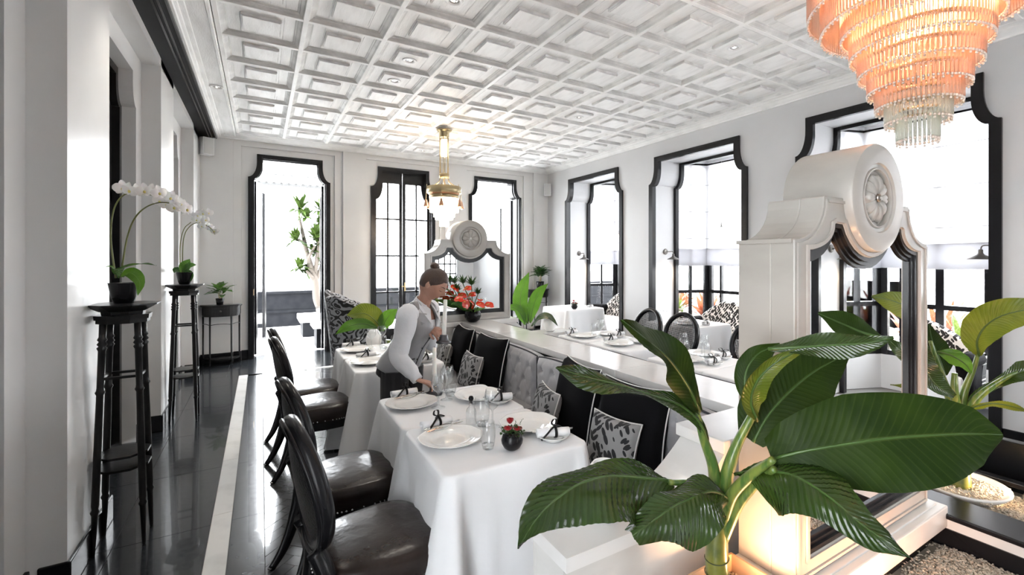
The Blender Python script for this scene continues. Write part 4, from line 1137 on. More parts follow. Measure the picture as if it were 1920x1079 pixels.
# rose pots
petal = mat('red_rose_petal', (.45, .006, .012), .45, c2=(.30, .003, .008), scale=30, sheen=.3)
herb = mat('dark_herb_leaf', (.02, .055, .012), .5, c2=(.05, .10, .025), scale=40)
def rosepot(label, loc, k=1.0):
    t = thing('rose_pot', label, 'flowers', loc); t.scale = (k, k, k)
    MB().lathe([(.022, 0), (.036, .010), (.047, .030), (.049, .045), (.042, .066), (.032, .076), (.029, .076), (.037, .064), (.001, .060)], (0, 0, 0), 32).build('ball_vase', M['black'], t, smooth=True)
    rn = random.Random(4); mb = MB()
    for _ in range(170):
        a = rn.uniform(0, 6.28); rr = rn.uniform(.006, .052); z = .072+rn.uniform(-.01, .035)*(1.1-rr/.06)
        c = Vector((rr*math.cos(a), rr*math.sin(a), z)); d = Vector((math.cos(a)*.7, math.sin(a)*.7, rn.uniform(.1, 1))).normalized()
        s = d.cross(Vector((rn.uniform(-1, 1), rn.uniform(-1, 1), rn.uniform(-1, 1)))).normalized(); L = rn.uniform(.008, .015)
        mb.add([c, c+d*L*.5+s*L*.4, c+d*L, c+d*L*.5-s*L*.4], [(0, 1, 2, 3)])
    tag(mb.build('foliage', herb, t), kind='stuff')
    for (x, y, z, r, up) in ((-.004, .012, .122, .015, 1.3), (-.024, -.006, .102, .018, .7), (.022, -.012, .094, .019, .7)):
        mb = MB()
        for ring, n_, rr in ((0, 3, .45), (1, 4, .7), (2, 5, 1.0)):
            for i in range(n_):
                a0 = 2*PI*i/n_+ring*.7
                def pf(u, v, a0=a0, rr=rr, n_=n_):
                    a = a0+(u-.5)*2*PI/n_*1.35; q = r*rr*(.35+.65*math.sin(v*PI*.62))*(1+.12*v**4); return (x+q*math.cos(a), y+q*math.sin(a), z-r*.6+v*r*1.25*up*(1-.12*rr)-.2*r*abs(u-.5)*v)
                mb.grid(pf, 6, 5)
        mb.build('rose_bloom', petal, t, smooth=True)
    for (x, y, h) in ((.045, .0, .125), (.03, .03, .11), (-.04, .02, .10)):
        mb = MB(); P = [(x*.3, y*.3, .07), (x*.8, y*.8, h-.02), (x*1.2, y*1.1, h)]; mb.tube(P, .0007, 4)
        for i in range(6): mb.sphere(Vector(P[1]).lerp(Vector(P[2]), i/5)+Vector((rn.uniform(-.005, .005), rn.uniform(-.005, .005), 0)), .0018, 5, 4)
        mb.build('sprig', herb, t)
    return t
rosepot('black ball vase of red roses on the nearest table', (.955, 1.855, TZ))
rosepot('black ball vase of red roses on the farthest window table', (4.55, 6.52, TZ), 1.15)
plate('dinner_plate', .147, 'white dinner plate on the middle window table', (4.72, 4.2, TZ)); plate('bread_plate', .075, 'bread plate on the middle window table', (4.9, 4.05, TZ))
napkin('rolled white napkin with black bow on the middle window table', (4.9, 4.05, TZ+.01), .3)
napkin('rolled white napkin with black bow on the farthest window table', (4.95, 6.62, TZ+.0), .3)
wineglass('wine glass on the middle window table', (4.64, 4.6, TZ), .2, .045); wineglass('second wine glass on the middle window table', (4.78, 4.66, TZ), .17)
# egg vases
egg = mat('white_matt_ceramic', (.85, .84, .82), .35)
def eggvase(label, loc, h=.2):
    k = h/.2; o = MB().lathe([(.045*k, 0), (.062*k, .02*k), (.080*k, .07*k), (.082*k, .11*k), (.068*k, .165*k), (.047*k, .195*k), (.043*k, .2*k), (.040*k, .195*k), (.058*k, .16*k), (.001, .15*k)], (0, 0, 0), 32).build('egg_vase', egg, smooth=True)
    o.location = loc; tag(o, label, 'vase')
eggvase('white egg vase on the far low ledge right of the far mirror', (3.16, 5.08, .677))
eggvase('white egg vase on the low ledge behind the wing chair table', (1.00, 5.08, .677), .19)
eggvase('white egg vase on the near end wall, peeking over the big leaf', (1.03, 1.29, .689), .195)
# ================================================================== BLINDS, LAMPS, FIXTURES
def blind(label, a, b, ztop, zbot, off, cat='blind'):
    a = Vector(a); b = Vector(b); d = (b-a); L = d.length; d.normalize(); n = Vector((d.y, -d.x, 0))
    if n.x > 0: n = -n     # towards the room
    t = thing('roman_blind', label, 'blind', (a.x, a.y, zbot)); o = Vector((a.x, a.y, zbot))
    H = ztop-zbot; N = 40
    def fn(u, v):
        z = zbot+.27+(H-.27)*v; seam = ((z-zbot) % .46)/.46
        w_ = off+.006*noise.noise(Vector((u*L*2.5, z*.8, a.y)))*2+.004*math.sin(PI*seam)
        p = a+d*(u*L)+n*w_; return (p.x-o.x, p.y-o.y, z-o.z)
    mb = MB(); mb.grid(fn, 24, N); mb.build('blind_cloth', M['blind'], t, smooth=True)
    def fh(u, v):
        z = zbot+.29*v; w_ = off+.02+.025*math.sin(PI*v)+.01*noise.noise(Vector((u*L*3, z*3, a.y)))
        p = a+d*(u*L)+n*w_; return (p.x-o.x, p.y-o.y, z-o.z-.012*math.sin(u*PI))
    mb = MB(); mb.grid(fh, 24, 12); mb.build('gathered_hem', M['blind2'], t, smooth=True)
    mb = MB()
    z = zbot+.46
    while z < ztop-.05:
        mb.add([ (a+n*(off+.003))-o+Vector((0, 0, z-.003)), (b+n*(off+.003))-o+Vector((0, 0, z-.003)), (b+n*(off+.003))-o+Vector((0, 0, z+.003)), (a+n*(off+.003))-o+Vector((0, 0, z+.003))], [(0, 1, 2, 3)]); z += .46
    for v in t.children: pass
    mb.v = [(x, y, zz_-0) for x, y, zz_ in mb.v]
    mb2 = MB(); mb2.v = [(x, y, zz_) for x, y, zz_ in mb.v]; mb2.f = mb.f
    o2 = mb2.build('seam', mat('seam_grey', (.25, .25, .26), .8), t, solid=.004); tag(o2, kind='stuff')
    return t
nm = ['farthest', 'middle', 'nearest full', 'reflected']
for i, c in enumerate(bays):
    yf0, yf1, ys0, ys1 = c-.70, c+.70, c-.93, c+.93
    blind('wide white roman blind in the %s bay' % nm[i], (6.58, yf0+.02, 0), (6.58, yf1-.02, 0), 3.22, 1.50, .03)
    blind('narrow roman blind on the far side of the %s bay' % nm[i], (6.58, yf1+.01, 0), (6.03, ys1-.02, 0), 3.22, 1.50, .03)
    if i > 1: blind('narrow roman blind on the near side of the %s bay' % nm[i], (6.58, yf0-.01, 0), (6.03, ys0+.02, 0), 3.22, 1.50, .03)
brassd = mat('aged_brass', (.42, .34, .20), .35, metal=.9)
gun = mat('gunmetal', (.16, .15, .14), .35, metal=.9)
chrome = mat('chrome', (.75, .75, .75), .12, metal=1)
warmglow = mat('warm_bulb', (1, .8, .6), .4, emit=(1, .62, .30), estr=14)
def light(kind, loc, power, color=(1, .72, .45), size=.03, rot=None, spot=None, blend=.5):
    l = bpy.data.lights.new('lamp_light', kind); l.energy = power; l.color = color
    if kind in ('POINT', 'SPOT'): l.shadow_soft_size = size
    if kind == 'SPOT': l.spot_size = spot; l.spot_blend = blend
    o = bpy.data.objects.new('lamp_light', l); COL.objects.link(o); o.location = loc
    if rot is not None: o.rotation_euler = rot
    return o
def sconce(label, x, y, z, s):
    """s = -1 : arm points towards -Y (fixed to the far jamb)"""
    t = thing('wall_sconce', label, 'lamp', (x, y, z)); R = Matrix.Rotation(PI/2, 3, 'X')
    MB().lathe([(.045, 0), (.05, .006), (.045, .014), (.02, .02), (.001, .022)], (0, 0, 0), 24, R if s < 0 else Matrix.Rotation(-PI/2, 3, 'X')).build('wall_plate', gun, t, smooth=True)
    MB().tube(catmull([(0, 0, 0), (0, s*.10, .0), (0, s*.165, -.002), (0, s*.18, -.04)], 5), .006, 8).build('arm', gun, t, smooth=True)
    MB().lathe([(.014, -.035), (.018, -.045), (.018, -.07), (.03, -.085), (.10, -.125), (.102, -.129), (.098, -.127), (.028, -.09), (.012, -.08)], (0, s*.18, 0), 28, cap=False).build('shade', gun, t, smooth=True)
    MB().sphere((0, s*.18, -.10), .018, 10, 8).build('bulb', warmglow, t, smooth=True)
    light('SPOT', (x, y+s*.18, z-.115), 5, rot=(0, 0, 0), spot=2.4, blend=.6)
for i, c in enumerate(bays):
    sconce('cone shaded sconce on the far jamb of the %s bay' % nm[i], 5.72, c+.858, 1.73, -1)
    sconce('cone shaded sconce on the near jamb of the %s bay' % nm[i], 5.72, c-.858, 1.73, 1)
    t = thing('bay_pendant', 'chrome and clear glass pendant in the %s bay' % nm[i], 'lamp', (6.15, c+.08, 3.40))
    MB().lathe([(.001, 0), (.055, -.002), (.058, -.02), (.05, -.05), (.03, -.065), (.001, -.067)], (0, 0, 0), 24).build('canopy', chrome, t, smooth=True)
    MB().tube([(0, 0, -.06), (0, 0, -1.25)], .002, 5).build('cord', mat('pale_cord', .6, .5), t)
    MB().lathe([(.012, -1.22), (.016, -1.25), (.016, -1.29), (.008, -1.30)], (0, 0, 0), 12).build('socket', chrome, t, smooth=True)
    MB().lathe([(.02, -1.23), (.075, -1.27), (.105, -1.34), (.10, -1.40), (.07, -1.45), (.02, -1.47)], (0, 0, 0), 28, cap=False).build('glass_globe', bulbglass, t, smooth=True)
    MB().sphere((0, 0, -1.33), .016, 10, 8).build('bulb', warmglow, t, smooth=True)
# downlights
dl_glow = mat('downlight_glow', (1, 1, 1), .4, emit=(1, .9, .75), estr=2)
rim = mat('white_rim', (.8, .8, .8), .3)
cells = [(2, 3), (2, 1), (2, 2), (6, 0), (6, 4), (4, 9), (2, -2), (6, -3), (7, -2)]
spots = [((1.24, 3.36), 3.570), ((1.24, 4.60), 3.57), ((1.24, 5.21), 3.57), ((3.71, 2.74), 3.57), ((3.71, 5.21), 3.57), ((2.47, 8.30), 3.57), ((-.42, 6.36), 3.526), ((-.42, 3.8), 3.526), ((4.33, 1.50), 3.57), ((3.71, .27), 3.57)]
lbs = ['recessed downlight near the top edge left of centre', 'recessed downlight, nearer of the close pair', 'recessed downlight, farther of the close pair', 'recessed downlight right of centre in the ceiling', 'recessed downlight over the right table row', 'recessed downlight by the back wall behind the lantern', 'recessed downlight in the plain ceiling border', 'second downlight in the plain ceiling border', 'recessed downlight near the big chandelier', 'recessed downlight above the near bays']
for ((x, y), z), lb in zip(spots, lbs):
    if z > 3.55: z = ZC+.0065
    t = thing('downlight', lb, 'lamp', (x, y, z))
    MB().lathe([(.068, .001), (.070, -.004), (.062, -.009), (.042, -.006), (.040, .0)], (0, 0, 0), 28, cap=False).build('rim', rim, t, smooth=True)
    MB().lathe([(.042, -.001), (.02, -.0015), (.001, -.002)], (0, 0, 0), 24).build('reflector', chrome, t, smooth=True)
    MB().sphere((0, 0, -.004), .008, 10, 6, sc=(1, 1, .5)).build('bulb', dl_glow, t, smooth=True)
    light('SPOT', (x, y, z-.02), 14, color=(1, .93, .82), size=.04, rot=(0, 0, 0), spot=1.5, blend=.8)
# speakers
grille = mat('speaker_grille', (.55, .55, .54), .7)
for (x, y, z, rz, lb) in ((-.70, 8.66, 3.30, .5, 'small white speaker high in the left back corner'), (5.33, 8.66, 3.12, -.55, 'small white speaker high in the right back corner')):
    t = thing('wall_speaker', lb, 'speaker', (x, y, z), rz)
    MB().box(-.075, .075, -.08, .05, -.13, .13).build('cabinet', rim, t, bev=.008)
    MB().box(-.065, .065, -.086, -.078, -.12, .12).build('grille', grille, t, bev=.004)
    MB().box(-.02, .02, .04, .12, -.02, .02).build('bracket', rim, t)
# ---------------------------------------------------------------- far lantern chandelier
def lantern():
    t = thing('lantern_chandelier', 'brass chandelier with lit glass tiers over the back of the room', 'lamp', (2.33, 6.74, 3.545))
    MB().lathe([(.09, .0), (.115, -.01), (.10, -.03), (.075, -.04), (.075, -.11), (.068, -.12), (.001, -.12)], (0, 0, 0), 32).build('canopy', brassd, t, smooth=True)
    MB().lathe([(.001, -.145), (.042, -.15), (.047, -.17), (.047, -.38), (.042, -.40), (.001, -.405)], (0, 0, 0), 24).build('glass_cylinder', mat('frosted_lit', (1, .95, .85), .5, emit=(1, .80, .58), estr=3.5), t, smooth=True)
    for k in range(6):
        a = k*PI/3; MB().tube([(.066*math.cos(a), .066*math.sin(a), -.11), (.066*math.cos(a), .066*math.sin(a), -.68)], .006, 8).build('rod', brassd, t, smooth=True)
    MB().lathe([(.068, -.66), (.076, -.665), (.076, -.72), (.068, -.725)], (0, 0, 0), 32).build('collar', brassd, t, smooth=True)
    for k in range(6):
        a = k*PI/3+.3; c_, s_ = math.cos(a), math.sin(a)
        MB().tube(catmull([(.066*c_, .066*s_, -.71), (.085*c_, .085*s_, -.78), (.16*c_, .16*s_, -.84), (.235*c_, .235*s_, -.87)], 5), .005, 7).build('arm', brassd, t, smooth=True)
    MB().lathe([(.232, -.855), (.250, -.86), (.252, -.955), (.236, -.965), (.236, -.95), (.228, -.94), (.228, -.865)], (0, 0, 0), 48, cap=False).build('ring_band', brassd, t, smooth=True)
    MB().lathe([(.20, -.975), (.218, -.98), (.218, -1.03), (.20, -1.035)], (0, 0, 0), 48, cap=False).build('lower_band', brassd, t, smooth=True)
    cg = mat('copper_cup', (.55, .30, .18), .3, metal=.7)
    MB().lathe([(.230, -.95), (.225, -.975), (.20, -.985)], (0, 0, 0), 48, cap=False).build('copper_rim', cg, t, smooth=True)
    for k in range(6):
        a = k*PI/3+.05; c_, s_ = math.cos(a)*.265, math.sin(a)*.265
        o = MB().tube([(c_, s_, -.84), (c_*1.02, s_*1.02, -.92), (c_*1.06, s_*1.06, -1.07)], .004, 6).build('drop_rod', brassd, t, smooth=True)
        MB().lathe([(.006, -1.06), (.016, -1.075), (.020, -1.10), (.034, -1.155), (.036, -1.17), (.030, -1.17)], (c_*1.06, s_*1.06, 0), 16, cap=False).build('shade', cg, t, smooth=True)
        MB().sphere((c_*1.06, s_*1.06, -1.165), .014, 8, 6).build('bulb', warmglow, t, smooth=True)
    gl = mat('lit_crystal', (1, .95, .88), .3, emit=(1, .86, .68), estr=1.6)
    for (r, z0, z1, n) in ((.205, -1.03, -1.24, 30), (.15, -1.20, -1.31, 24), (.125, -1.28, -1.35, 20), (.065, -1.30, -1.45, 12)):
        mb = MB()
        for k in range(n):
            a = 2*PI*k/n; c_, s_ = math.cos(a), math.sin(a); rot = Matrix.Rotation(a, 3, 'Z')
            mb.obox((r*c_, r*s_, (z0+z1)/2), (.006, PI*r/n*.86, (z0-z1)/2), rot)
        tag(mb.build('crystal_tier', gl, t), kind='stuff')
    light('POINT', (2.33, 6.74, 2.25), 18, size=.2); light('POINT', (2.33, 6.74, 3.25), 4, size=.05)
lantern()
# ---------------------------------------------------------------- big crystal chandelier
def crystal():
    cx, cy = 2.50, .90
    t = thing('crystal_chandelier', 'large waterfall chandelier of pink glass rods, top right', 'lamp', (cx, cy, 3.54))
    rod = bpy.data.materials.new('pink_glass_rod'); rod.use_nodes = True; N = rod.node_tree.nodes; L = rod.node_tree.links; p = N['Principled BSDF']
    p.inputs['Base Color'].default_value = (.93, .69, .55, 1); p.inputs['Roughness'].default_value = .06; p.inputs['Transmission Weight'].default_value = .75; p.inputs['IOR'].default_value = 1.3
    rod2 = mat('clear_glass_rod', (.80, .85, .80), .06, trans=.8, ior=1.3)
    MB().lathe([(.12, 0), (.13, -.02), (.10, -.05), (.03, -.06), (.001, -.06)], (0, 0, 0), 32).build('canopy', chrome, t, smooth=True)
    MB().tube([(0, 0, -.05), (0, 0, -1.25)], .012, 10).build('stem', chrome, t, smooth=True)
    # tiers: radius, z top, z bottom (absolute z)
    tiers = [(.43, 3.02, 2.74), (.375, 2.93, 2.66), (.290, 2.86, 2.625), (.255, 2.72, 2.525), (.222, 2.60, 2.435), (.185, 2.52, 2.35), (.155, 2.43, 2.275), (.118, 2.34, 2.205), (.075, 2.26, 2.12)]
    cnt = 0
    rm = {}
    for ti, (r, z0, z1) in enumerate(tiers):
        n = max(12, int(2*PI*r/.0165)); m_ = rod if ti < 7 else rod2
        ring = MB(); K = 56
        pts = [(r*math.cos(2*PI*k/K), r*math.sin(2*PI*k/K), z0-3.54) for k in range(K+1)]
        ring.tube(pts, .005, 6); o = ring.build('tier_ring', chrome, t, smooth=True)
        if (m_.name, round(z0-z1, 3)) not in rm:
            h = z0-z1; mb = MB(); mb.lathe([(.0052, 0), (.0062, -.004), (.0062, -h+.022), (.0045, -h+.018)], (0, 0, 0), 8)
            rm[(m_.name, round(z0-z1, 3))] = mb
        rest = MB()
        for k in range(n):
            a = 2*PI*k/n; pos = Vector((r*math.cos(a), r*math.sin(a), z0-3.54))
            src = rm[(m_.name, round(z0-z1, 3))]
            if ti >= 4 and cnt < 296:
                cnt += 1
                if not hasattr(src, 'obj'):
                    src.obj = src.build('glass_rod', m_, o, smooth=True); src.obj.location = pos
                else:
                    c = src.obj.copy(); c.location = pos; COL.objects.link(c); c.parent = o; KIDS.setdefault(o.name, []).append(c)
            else: rest.add([Vector(v)+pos for v in src.v], src.f)
        if rest.v: tag(rest.build('glass_rod', m_, o, smooth=True), kind='stuff')
        bd = MB()
        for k in range(n):
            a = 2*PI*k/n; bd.sphere((r*math.cos(a), r*math.sin(a), z1-3.54+.012), .0065, 6, 4)
            if k % 2 == 0: bd.sphere((r*math.cos(a), r*math.sin(a), z1-3.54+.0), .0055, 6, 4)
        tag(bd.build('bead_fringe', mat('crystal_bead', (.75, .68, .62), .12, metal=.55), t, smooth=True), kind='stuff')
        top = MB(); top.lathe([(r+.006, z0-3.54), (r+.006, z0-3.54+.012), (r-.006, z0-3.54+.012)], (0, 0, 0), 48, cap=False); top.build('tier_band', brassd, t, smooth=True)
    for k in range(6):
        a = k*PI/3; MB().tube([(.02*math.cos(a), .02*math.sin(a), -.3), (.43*math.cos(a), .43*math.sin(a), -.52)], .005, 6).build('spoke', chrome, t, smooth=True)
    core = mat('chandelier_bulb', (1, .8, .6), .4, emit=(1, .50, .24), estr=7)
    for (x, y, z) in ((.05, .03, 2.50), (-.06, .05, 2.62), (.08, -.08, 2.68), (-.09, -.07, 2.70), (.20, 0, 2.80), (-.2, .02, 2.8), (0, .2, 2.82), (.02, -.2, 2.8), (.28, .2, 2.86), (-.28, -.2, 2.86), (-.26, .22, 2.86)):
        MB().sphere((x, y, z-3.54), .022, 12, 8, sc=(1, 1, 1.3)).build('bulb', core, t, smooth=True)
    for (x, y, z, p_) in ((0, 0, 2.60, 6), (.1, 0, 2.76, 8), (-.18, .1, 2.82, 8), (.12, -.2, 2.84, 6)):
        light('POINT', (cx+x, cy+y, z), p_*.3, color=(1, .58, .34), size=.03)
crystal()
# ================================================================== PLANTS
def leaf_mat(name, dark, light, rib, rough=.28, trans=.25, veins=26, coat=.0, wear=None, bump=.3, spec=.35):
    m = bpy.data.materials.new(name); MATS[name] = m; m.use_nodes = True
    N = m.node_tree.nodes; L = m.node_tree.links; p = N['Principled BSDF']
    uv = N.new('ShaderNodeUVMap'); sp = N.new('ShaderNodeSeparateXYZ'); L.new(uv.outputs[0], sp.inputs[0])
    def math_(op, a, b=None, c=None):
        n = N.new('ShaderNodeMath'); n.operation = op
        for i, x in enumerate((a, b, c)):
            if x is None: continue
            if isinstance(x, (int, float)): n.inputs[i].default_value = x
            else: L.new(x, n.inputs[i])
        return n.outputs[0]
    v = math_('ABSOLUTE', math_('SUBTRACT', sp.outputs[1], .5)); v = math_('MULTIPLY', v, 2)
    ph = math_('MULTIPLY', math_('SUBTRACT', sp.outputs[0], math_('MULTIPLY', math_('POWER', v, .8), .14)), veins*2*PI)
    sn = math_('SINE', ph); ve = math_('POWER', math_('MULTIPLY', math_('ADD', sn, 1), .5), 14)
    ribm_ = math_('LESS_THAN', v, .045)
    nz = N.new('ShaderNodeTexNoise'); nz.inputs['Scale'].default_value = 7; nz.inputs['Detail'].default_value = 5
    tc = N.new('ShaderNodeTexCoord'); L.new(tc.outputs['Object'], nz.inputs['Vector'])
    cr = N.new('ShaderNodeMapRange'); cr.inputs[1].default_value = .35; cr.inputs[2].default_value = .7; L.new(nz.outputs[0], cr.inputs[0])
    m1 = N.new('ShaderNodeMix'); m1.data_type = 'RGBA'; L.new(cr.outputs[0], m1.inputs[0]); m1.inputs[6].default_value = col(dark); m1.inputs[7].default_value = col(light)
    m2 = N.new('ShaderNodeMix'); m2.data_type = 'RGBA'; L.new(math_('MULTIPLY', ve, .35), m2.inputs[0]); L.new(m1.outputs[2], m2.inputs[6]); m2.inputs[7].default_value = col(rib)
    m3 = N.new('ShaderNodeMix'); m3.data_type = 'RGBA'; L.new(math_('MULTIPLY', ribm_, .75), m3.inputs[0]); L.new(m2.outputs[2], m3.inputs[6]); m3.inputs[7].default_value = col(rib)
    L.new(m3.outputs[2], p.inputs['Base Color']); p.inputs['Roughness'].default_value = rough; p.inputs['Specular IOR Level'].default_value = spec; p.inputs['Coat Weight'].default_value = coat; p.inputs['Coat Roughness'].default_value = .25
    b = N.new('ShaderNodeBump'); b.inputs['Strength'].default_value = bump; b.inputs['Distance'].default_value = .003; L.new(math_('SINE', ph), b.inputs['Height']); L.new(b.outputs[0], p.inputs['Normal'])
    tr = N.new('ShaderNodeBsdfTranslucent'); tm = N.new('ShaderNodeMix'); tm.data_type = 'RGBA'; tm.inputs[0].default_value = .5; L.new(m3.outputs[2], tm.inputs[6]); tm.inputs[7].default_value = (light[0]*1.6, light[1]*1.5, light[2]*.6, 1)
    L.new(tm.outputs[2], tr.inputs[0]); mx = N.new('ShaderNodeMixShader'); mx.inputs[0].default_value = trans
    L.new(p.outputs[0], mx.inputs[1]); L.new(tr.outputs[0], mx.inputs[2]); L.new(mx.outputs[0], N['Material Output'].inputs[0]); return m
LM = leaf_mat('banana_leaf', (.013, .032, .005), (.028, .058, .009), (.05, .085, .022), rough=.24, spec=.6, trans=.15)
LMD = leaf_mat('dark_banana_leaf', (.010, .023, .003), (.020, .041, .004), (.040, .064, .014), rough=.5, bump=.10, spec=.12, trans=.12)
LMY = leaf_mat('yellowing_leaf', (.05, .09, .009), (.14, .165, .018), (.19, .22, .07), trans=.35)
LMB = leaf_mat('bright_leaf', (.045, .13, .015), (.09, .21, .028), (.18, .29, .09), trans=.4)
stalkm = mat('green_stalk', (.05, .11, .02), .35, c2=(.16, .20, .04), scale=22, detail=6, stretch=(3, 3, .5), coat=.3)
trunkm = mat('ringed_trunk', (.08, .10, .02), .3, c2=(.16, .16, .03), scale=14, coat=.5)
ribmat = mat('leaf_rib', (.045, .09, .018), .35)
def leaf(name, mid, wl, wr, nrm, root, org, m=None, nu=56, nv=11, cup=.0, pleat=.0022, wave=.006, freq=26, seed=0, twist=None, rib=True, fold=0):
    """mid: world points base->tip; wl/wr: half widths (m) left/right along; nrm: leaf normal vector(s)"""
    m = m or LM; P = catmull(mid, 12); n = len(P)-1
    L = [0]
    for a, b in zip(P[:-1], P[1:]): L.append(L[-1]+(b-a).length)
    def pos(t):
        s = t*L[-1]; i = 0
        while i < n-1 and L[i+1] < s: i += 1
        f = (s-L[i])/max(1e-9, L[i+1]-L[i]); return P[i].lerp(P[i+1], min(1, f))
    nr = [Vector(q).normalized() for q in (nrm if isinstance(nrm, list) else [nrm, nrm])]
    mb = MB(); uvs = []
    W = 2*nv+1
    for i in range(nu+1):
        u = i/nu; c = pos(u); tg = (pos(min(1, u+.02))-pos(max(0, u-.02))).normalized()
        N_ = lerpl([q for q in nr], u) if len(nr) > 1 else nr[0]
        N_ = (N_-tg*N_.dot(tg)).normalized(); S_ = tg.cross(N_).normalized()
        for j in range(W):
            v = (j-nv)/nv; w_ = (lerpl(wr, u) if v > 0 else lerpl(wl, u))
            ph = (u-.14*abs(v)**.8)*freq*2*PI
            off = cup*w_*v*v*1.0+pleat*math.sin(ph)*min(1, abs(v)*4)*(1-.3*abs(v))+wave*math.sin(u*11+seed+(2 if v > 0 else 0))*abs(v)**2.5
            off += .4*wave*noise.noise(Vector((u*6+seed, v*2, seed)))
            fa = fold*abs(v)
            p = c+S_*(v*w_*math.cos(fa))+N_*(off+abs(v)*w_*math.sin(fa))
            p += tg*(.10*w_*math.sin(abs(v)*PI/2)*(1-u)*.8)
            mb.v.append(p-org); uvs.append((u, .5+v/2))
    mb.f = [(i*W+j, i*W+j+1, (i+1)*W+j+1, (i+1)*W+j) for i in range(nu) for j in range(W-1)]
    me = bpy.data.meshes.new(name); me.from_pydata([tuple(v) for v in mb.v], [], mb.f); me.materials.append(m)
    ul = me.uv_layers.new(name='UVMap')
    for lp in me.loops: ul.data[lp.index].uv = uvs[lp.vertex_index]
    me.polygons.foreach_set('use_smooth', [True]*len(me.polygons))
    o = bpy.data.objects.new(name, me); link(o, root)
    if rib:
        pts = [pos(k/16)-org for k in range(17)]
        MB().tube(pts, [.0055*(1-k/17*.85)*rib for k in range(17)], 7).build('midrib', ribmat, o, smooth=True)
    return o
FULL = lambda w: [.12*w, .55*w, .85*w, .98*w, w, .98*w, .9*w, .72*w, .42*w, .02*w]
def stalk(pts, rad, root, org, m=None, name='leaf_stalk', seg=12, flat=1):
    P = catmull(pts, 8); n = len(P); rr = [lerpl(rad, i/(n-1)) for i in range(n)]
    return MB().tube([p-org for p in P], rr, seg).build(name, m or stalkm, root, smooth=True)
def A(L): return [at(*p) for p in L]
CAMV = lambda p: (Vector((0, 0, 1.6))-Vector(p)).normalized()
# ---------- foreground banana plant
org = Vector((1.24, .965, .50)); bp_ = thing('banana_plant', 'big broad-leaved plant filling the right foreground', 'plant', org)
D0 = 1.475
stalk([(1.24, .965, .47)]+A([(1344, 1060, D0), (1344, 1000, D0), (1346, 950, D0), (1350, 915, D0)]), [.036, .036, .034, .032, .028], bp_, org, trunkm, 'trunk')
for k, yy in enumerate((1072, 1046)):
    p = at(1344, yy, D0); MB().tube([p-org+Vector((.0365*math.cos(a), .0365*math.sin(a), .004*math.cos(a))) for a in [2*PI*i/24 for i in range(25)]], .0018, 5).build('trunk_ring', mat('dark_ring', (.04, .05, .02), .6), bp_, smooth=True)
stalk(A([(1344, 960, 1.47), (1338, 880, 1.46), (1318, 820, 1.44), (1306, 770, 1.42)]), [.024, .018, .013, .008], bp_, org)
stalk(A([(1350, 950, 1.47), (1366, 880, 1.45), (1384, 830, 1.44), (1415, 770, 1.42), (1424, 735, 1.40)]), [.024, .020, .015, .012, .008], bp_, org)
stalk(A([(1352, 990, 1.47), (1372, 930, 1.42), (1410, 890, 1.36), (1450, 862, 1.30)]), [.022, .018, .015, .010], bp_, org)
stalk(A([(1354, 1010, 1.47), (1385, 945, 1.43), (1425, 900, 1.38), (1452, 880, 1.30)]), [.020, .017, .014, .009], bp_, org)
stalk(A([(1345, 985, 1.47), (1330, 940, 1.44), (1300, 910, 1.40), (1255, 905, 1.36)]), [.016, .014, .011, .008], bp_, org)
V = Vector
up = V((0, 0, 1))
def cv(p, f=1.0, g=0.0, extra=(0, 0, 0)): return (CAMV(at(*p))*f+up*g+V(extra))
# L1 : upward dark leaf (upper left)
leaf('leaf', A([(1312, 772, 1.42), (1290, 725, 1.34), (1255, 675, 1.24), (1212, 638, 1.12), (1166, 600, 1.02)]), [.01, .035, .045, .045, .038, .028, .010, .0], [.01, .03, .05, .06, .062, .05, .028, .0], cv((1250, 680, 1.2), 1, .35), bp_, org, LMD, pleat=.0012, wave=.010, seed=1)
# L2 : long twisting leaf to the left
leaf('leaf', A([(1330, 850, 1.45), (1316, 800, 1.42), (1278, 762, 1.38), (1222, 742, 1.32), (1160, 722, 1.27), (1100, 708, 1.22), (1042, 690, 1.16)]), [.006, .012, .018, .030, .034, .022, .034, .045, .036, .004], [.006, .012, .022, .032, .026, .018, .03, .036, .026, .002],
     [cv((1300, 780, 1.4), 1, .2), cv((1240, 745, 1.3), 1, .6, (.3, 0, 0)), cv((1160, 722, 1.3), .6, 1.2), cv((1060, 700, 1.2), 1, .4)], bp_, org, LM, wave=.008, seed=2, pleat=.0015)
# L3 : large shiny leaf to the lower left, drooping
leaf('leaf', A([(1262, 903, 1.38), (1210, 897, 1.34), (1150, 893, 1.29), (1095, 904, 1.23), (1045, 935, 1.17), (1005, 975, 1.12), (972, 1030, 1.07)]), [.02, .085, .125, .140, .135, .120, .090, .062, .034, .002], [.008, .040, .056, .056, .056, .060, .072, .060, .036, .004],
     [cv((1250, 900, 1.4), 1, .5), cv((1150, 900, 1.3), 1, .9), cv((1050, 930, 1.2), 1, .8, (-.3, .1, 0)), cv((980, 1000, 1.1), 1, .5, (-.5, .1, 0))], bp_, org, LM, pleat=.0026, wave=.018, seed=3, fold=-.18, freq=30)
# L4 : folded leaf hanging in front of the trunk
leaf('leaf', A([(1366, 935, 1.42), (1335, 922, 1.36), (1295, 935, 1.29), (1255, 955, 1.24), (1215, 985, 1.20), (1186, 1005, 1.18)]), [.01, .040, .075, .10, .112, .105, .085, .05, .03], [.01, .05, .07, .066, .055, .05, .05, .045, .03],
     [cv((1330, 930, 1.4), 1, 1.0), cv((1290, 950, 1.3), 1, .5, (.1, -.1, 0)), cv((1230, 990, 1.2), 1, .35)], bp_, org, LM, pleat=.0022, wave=.022, seed=4, fold=-.35)
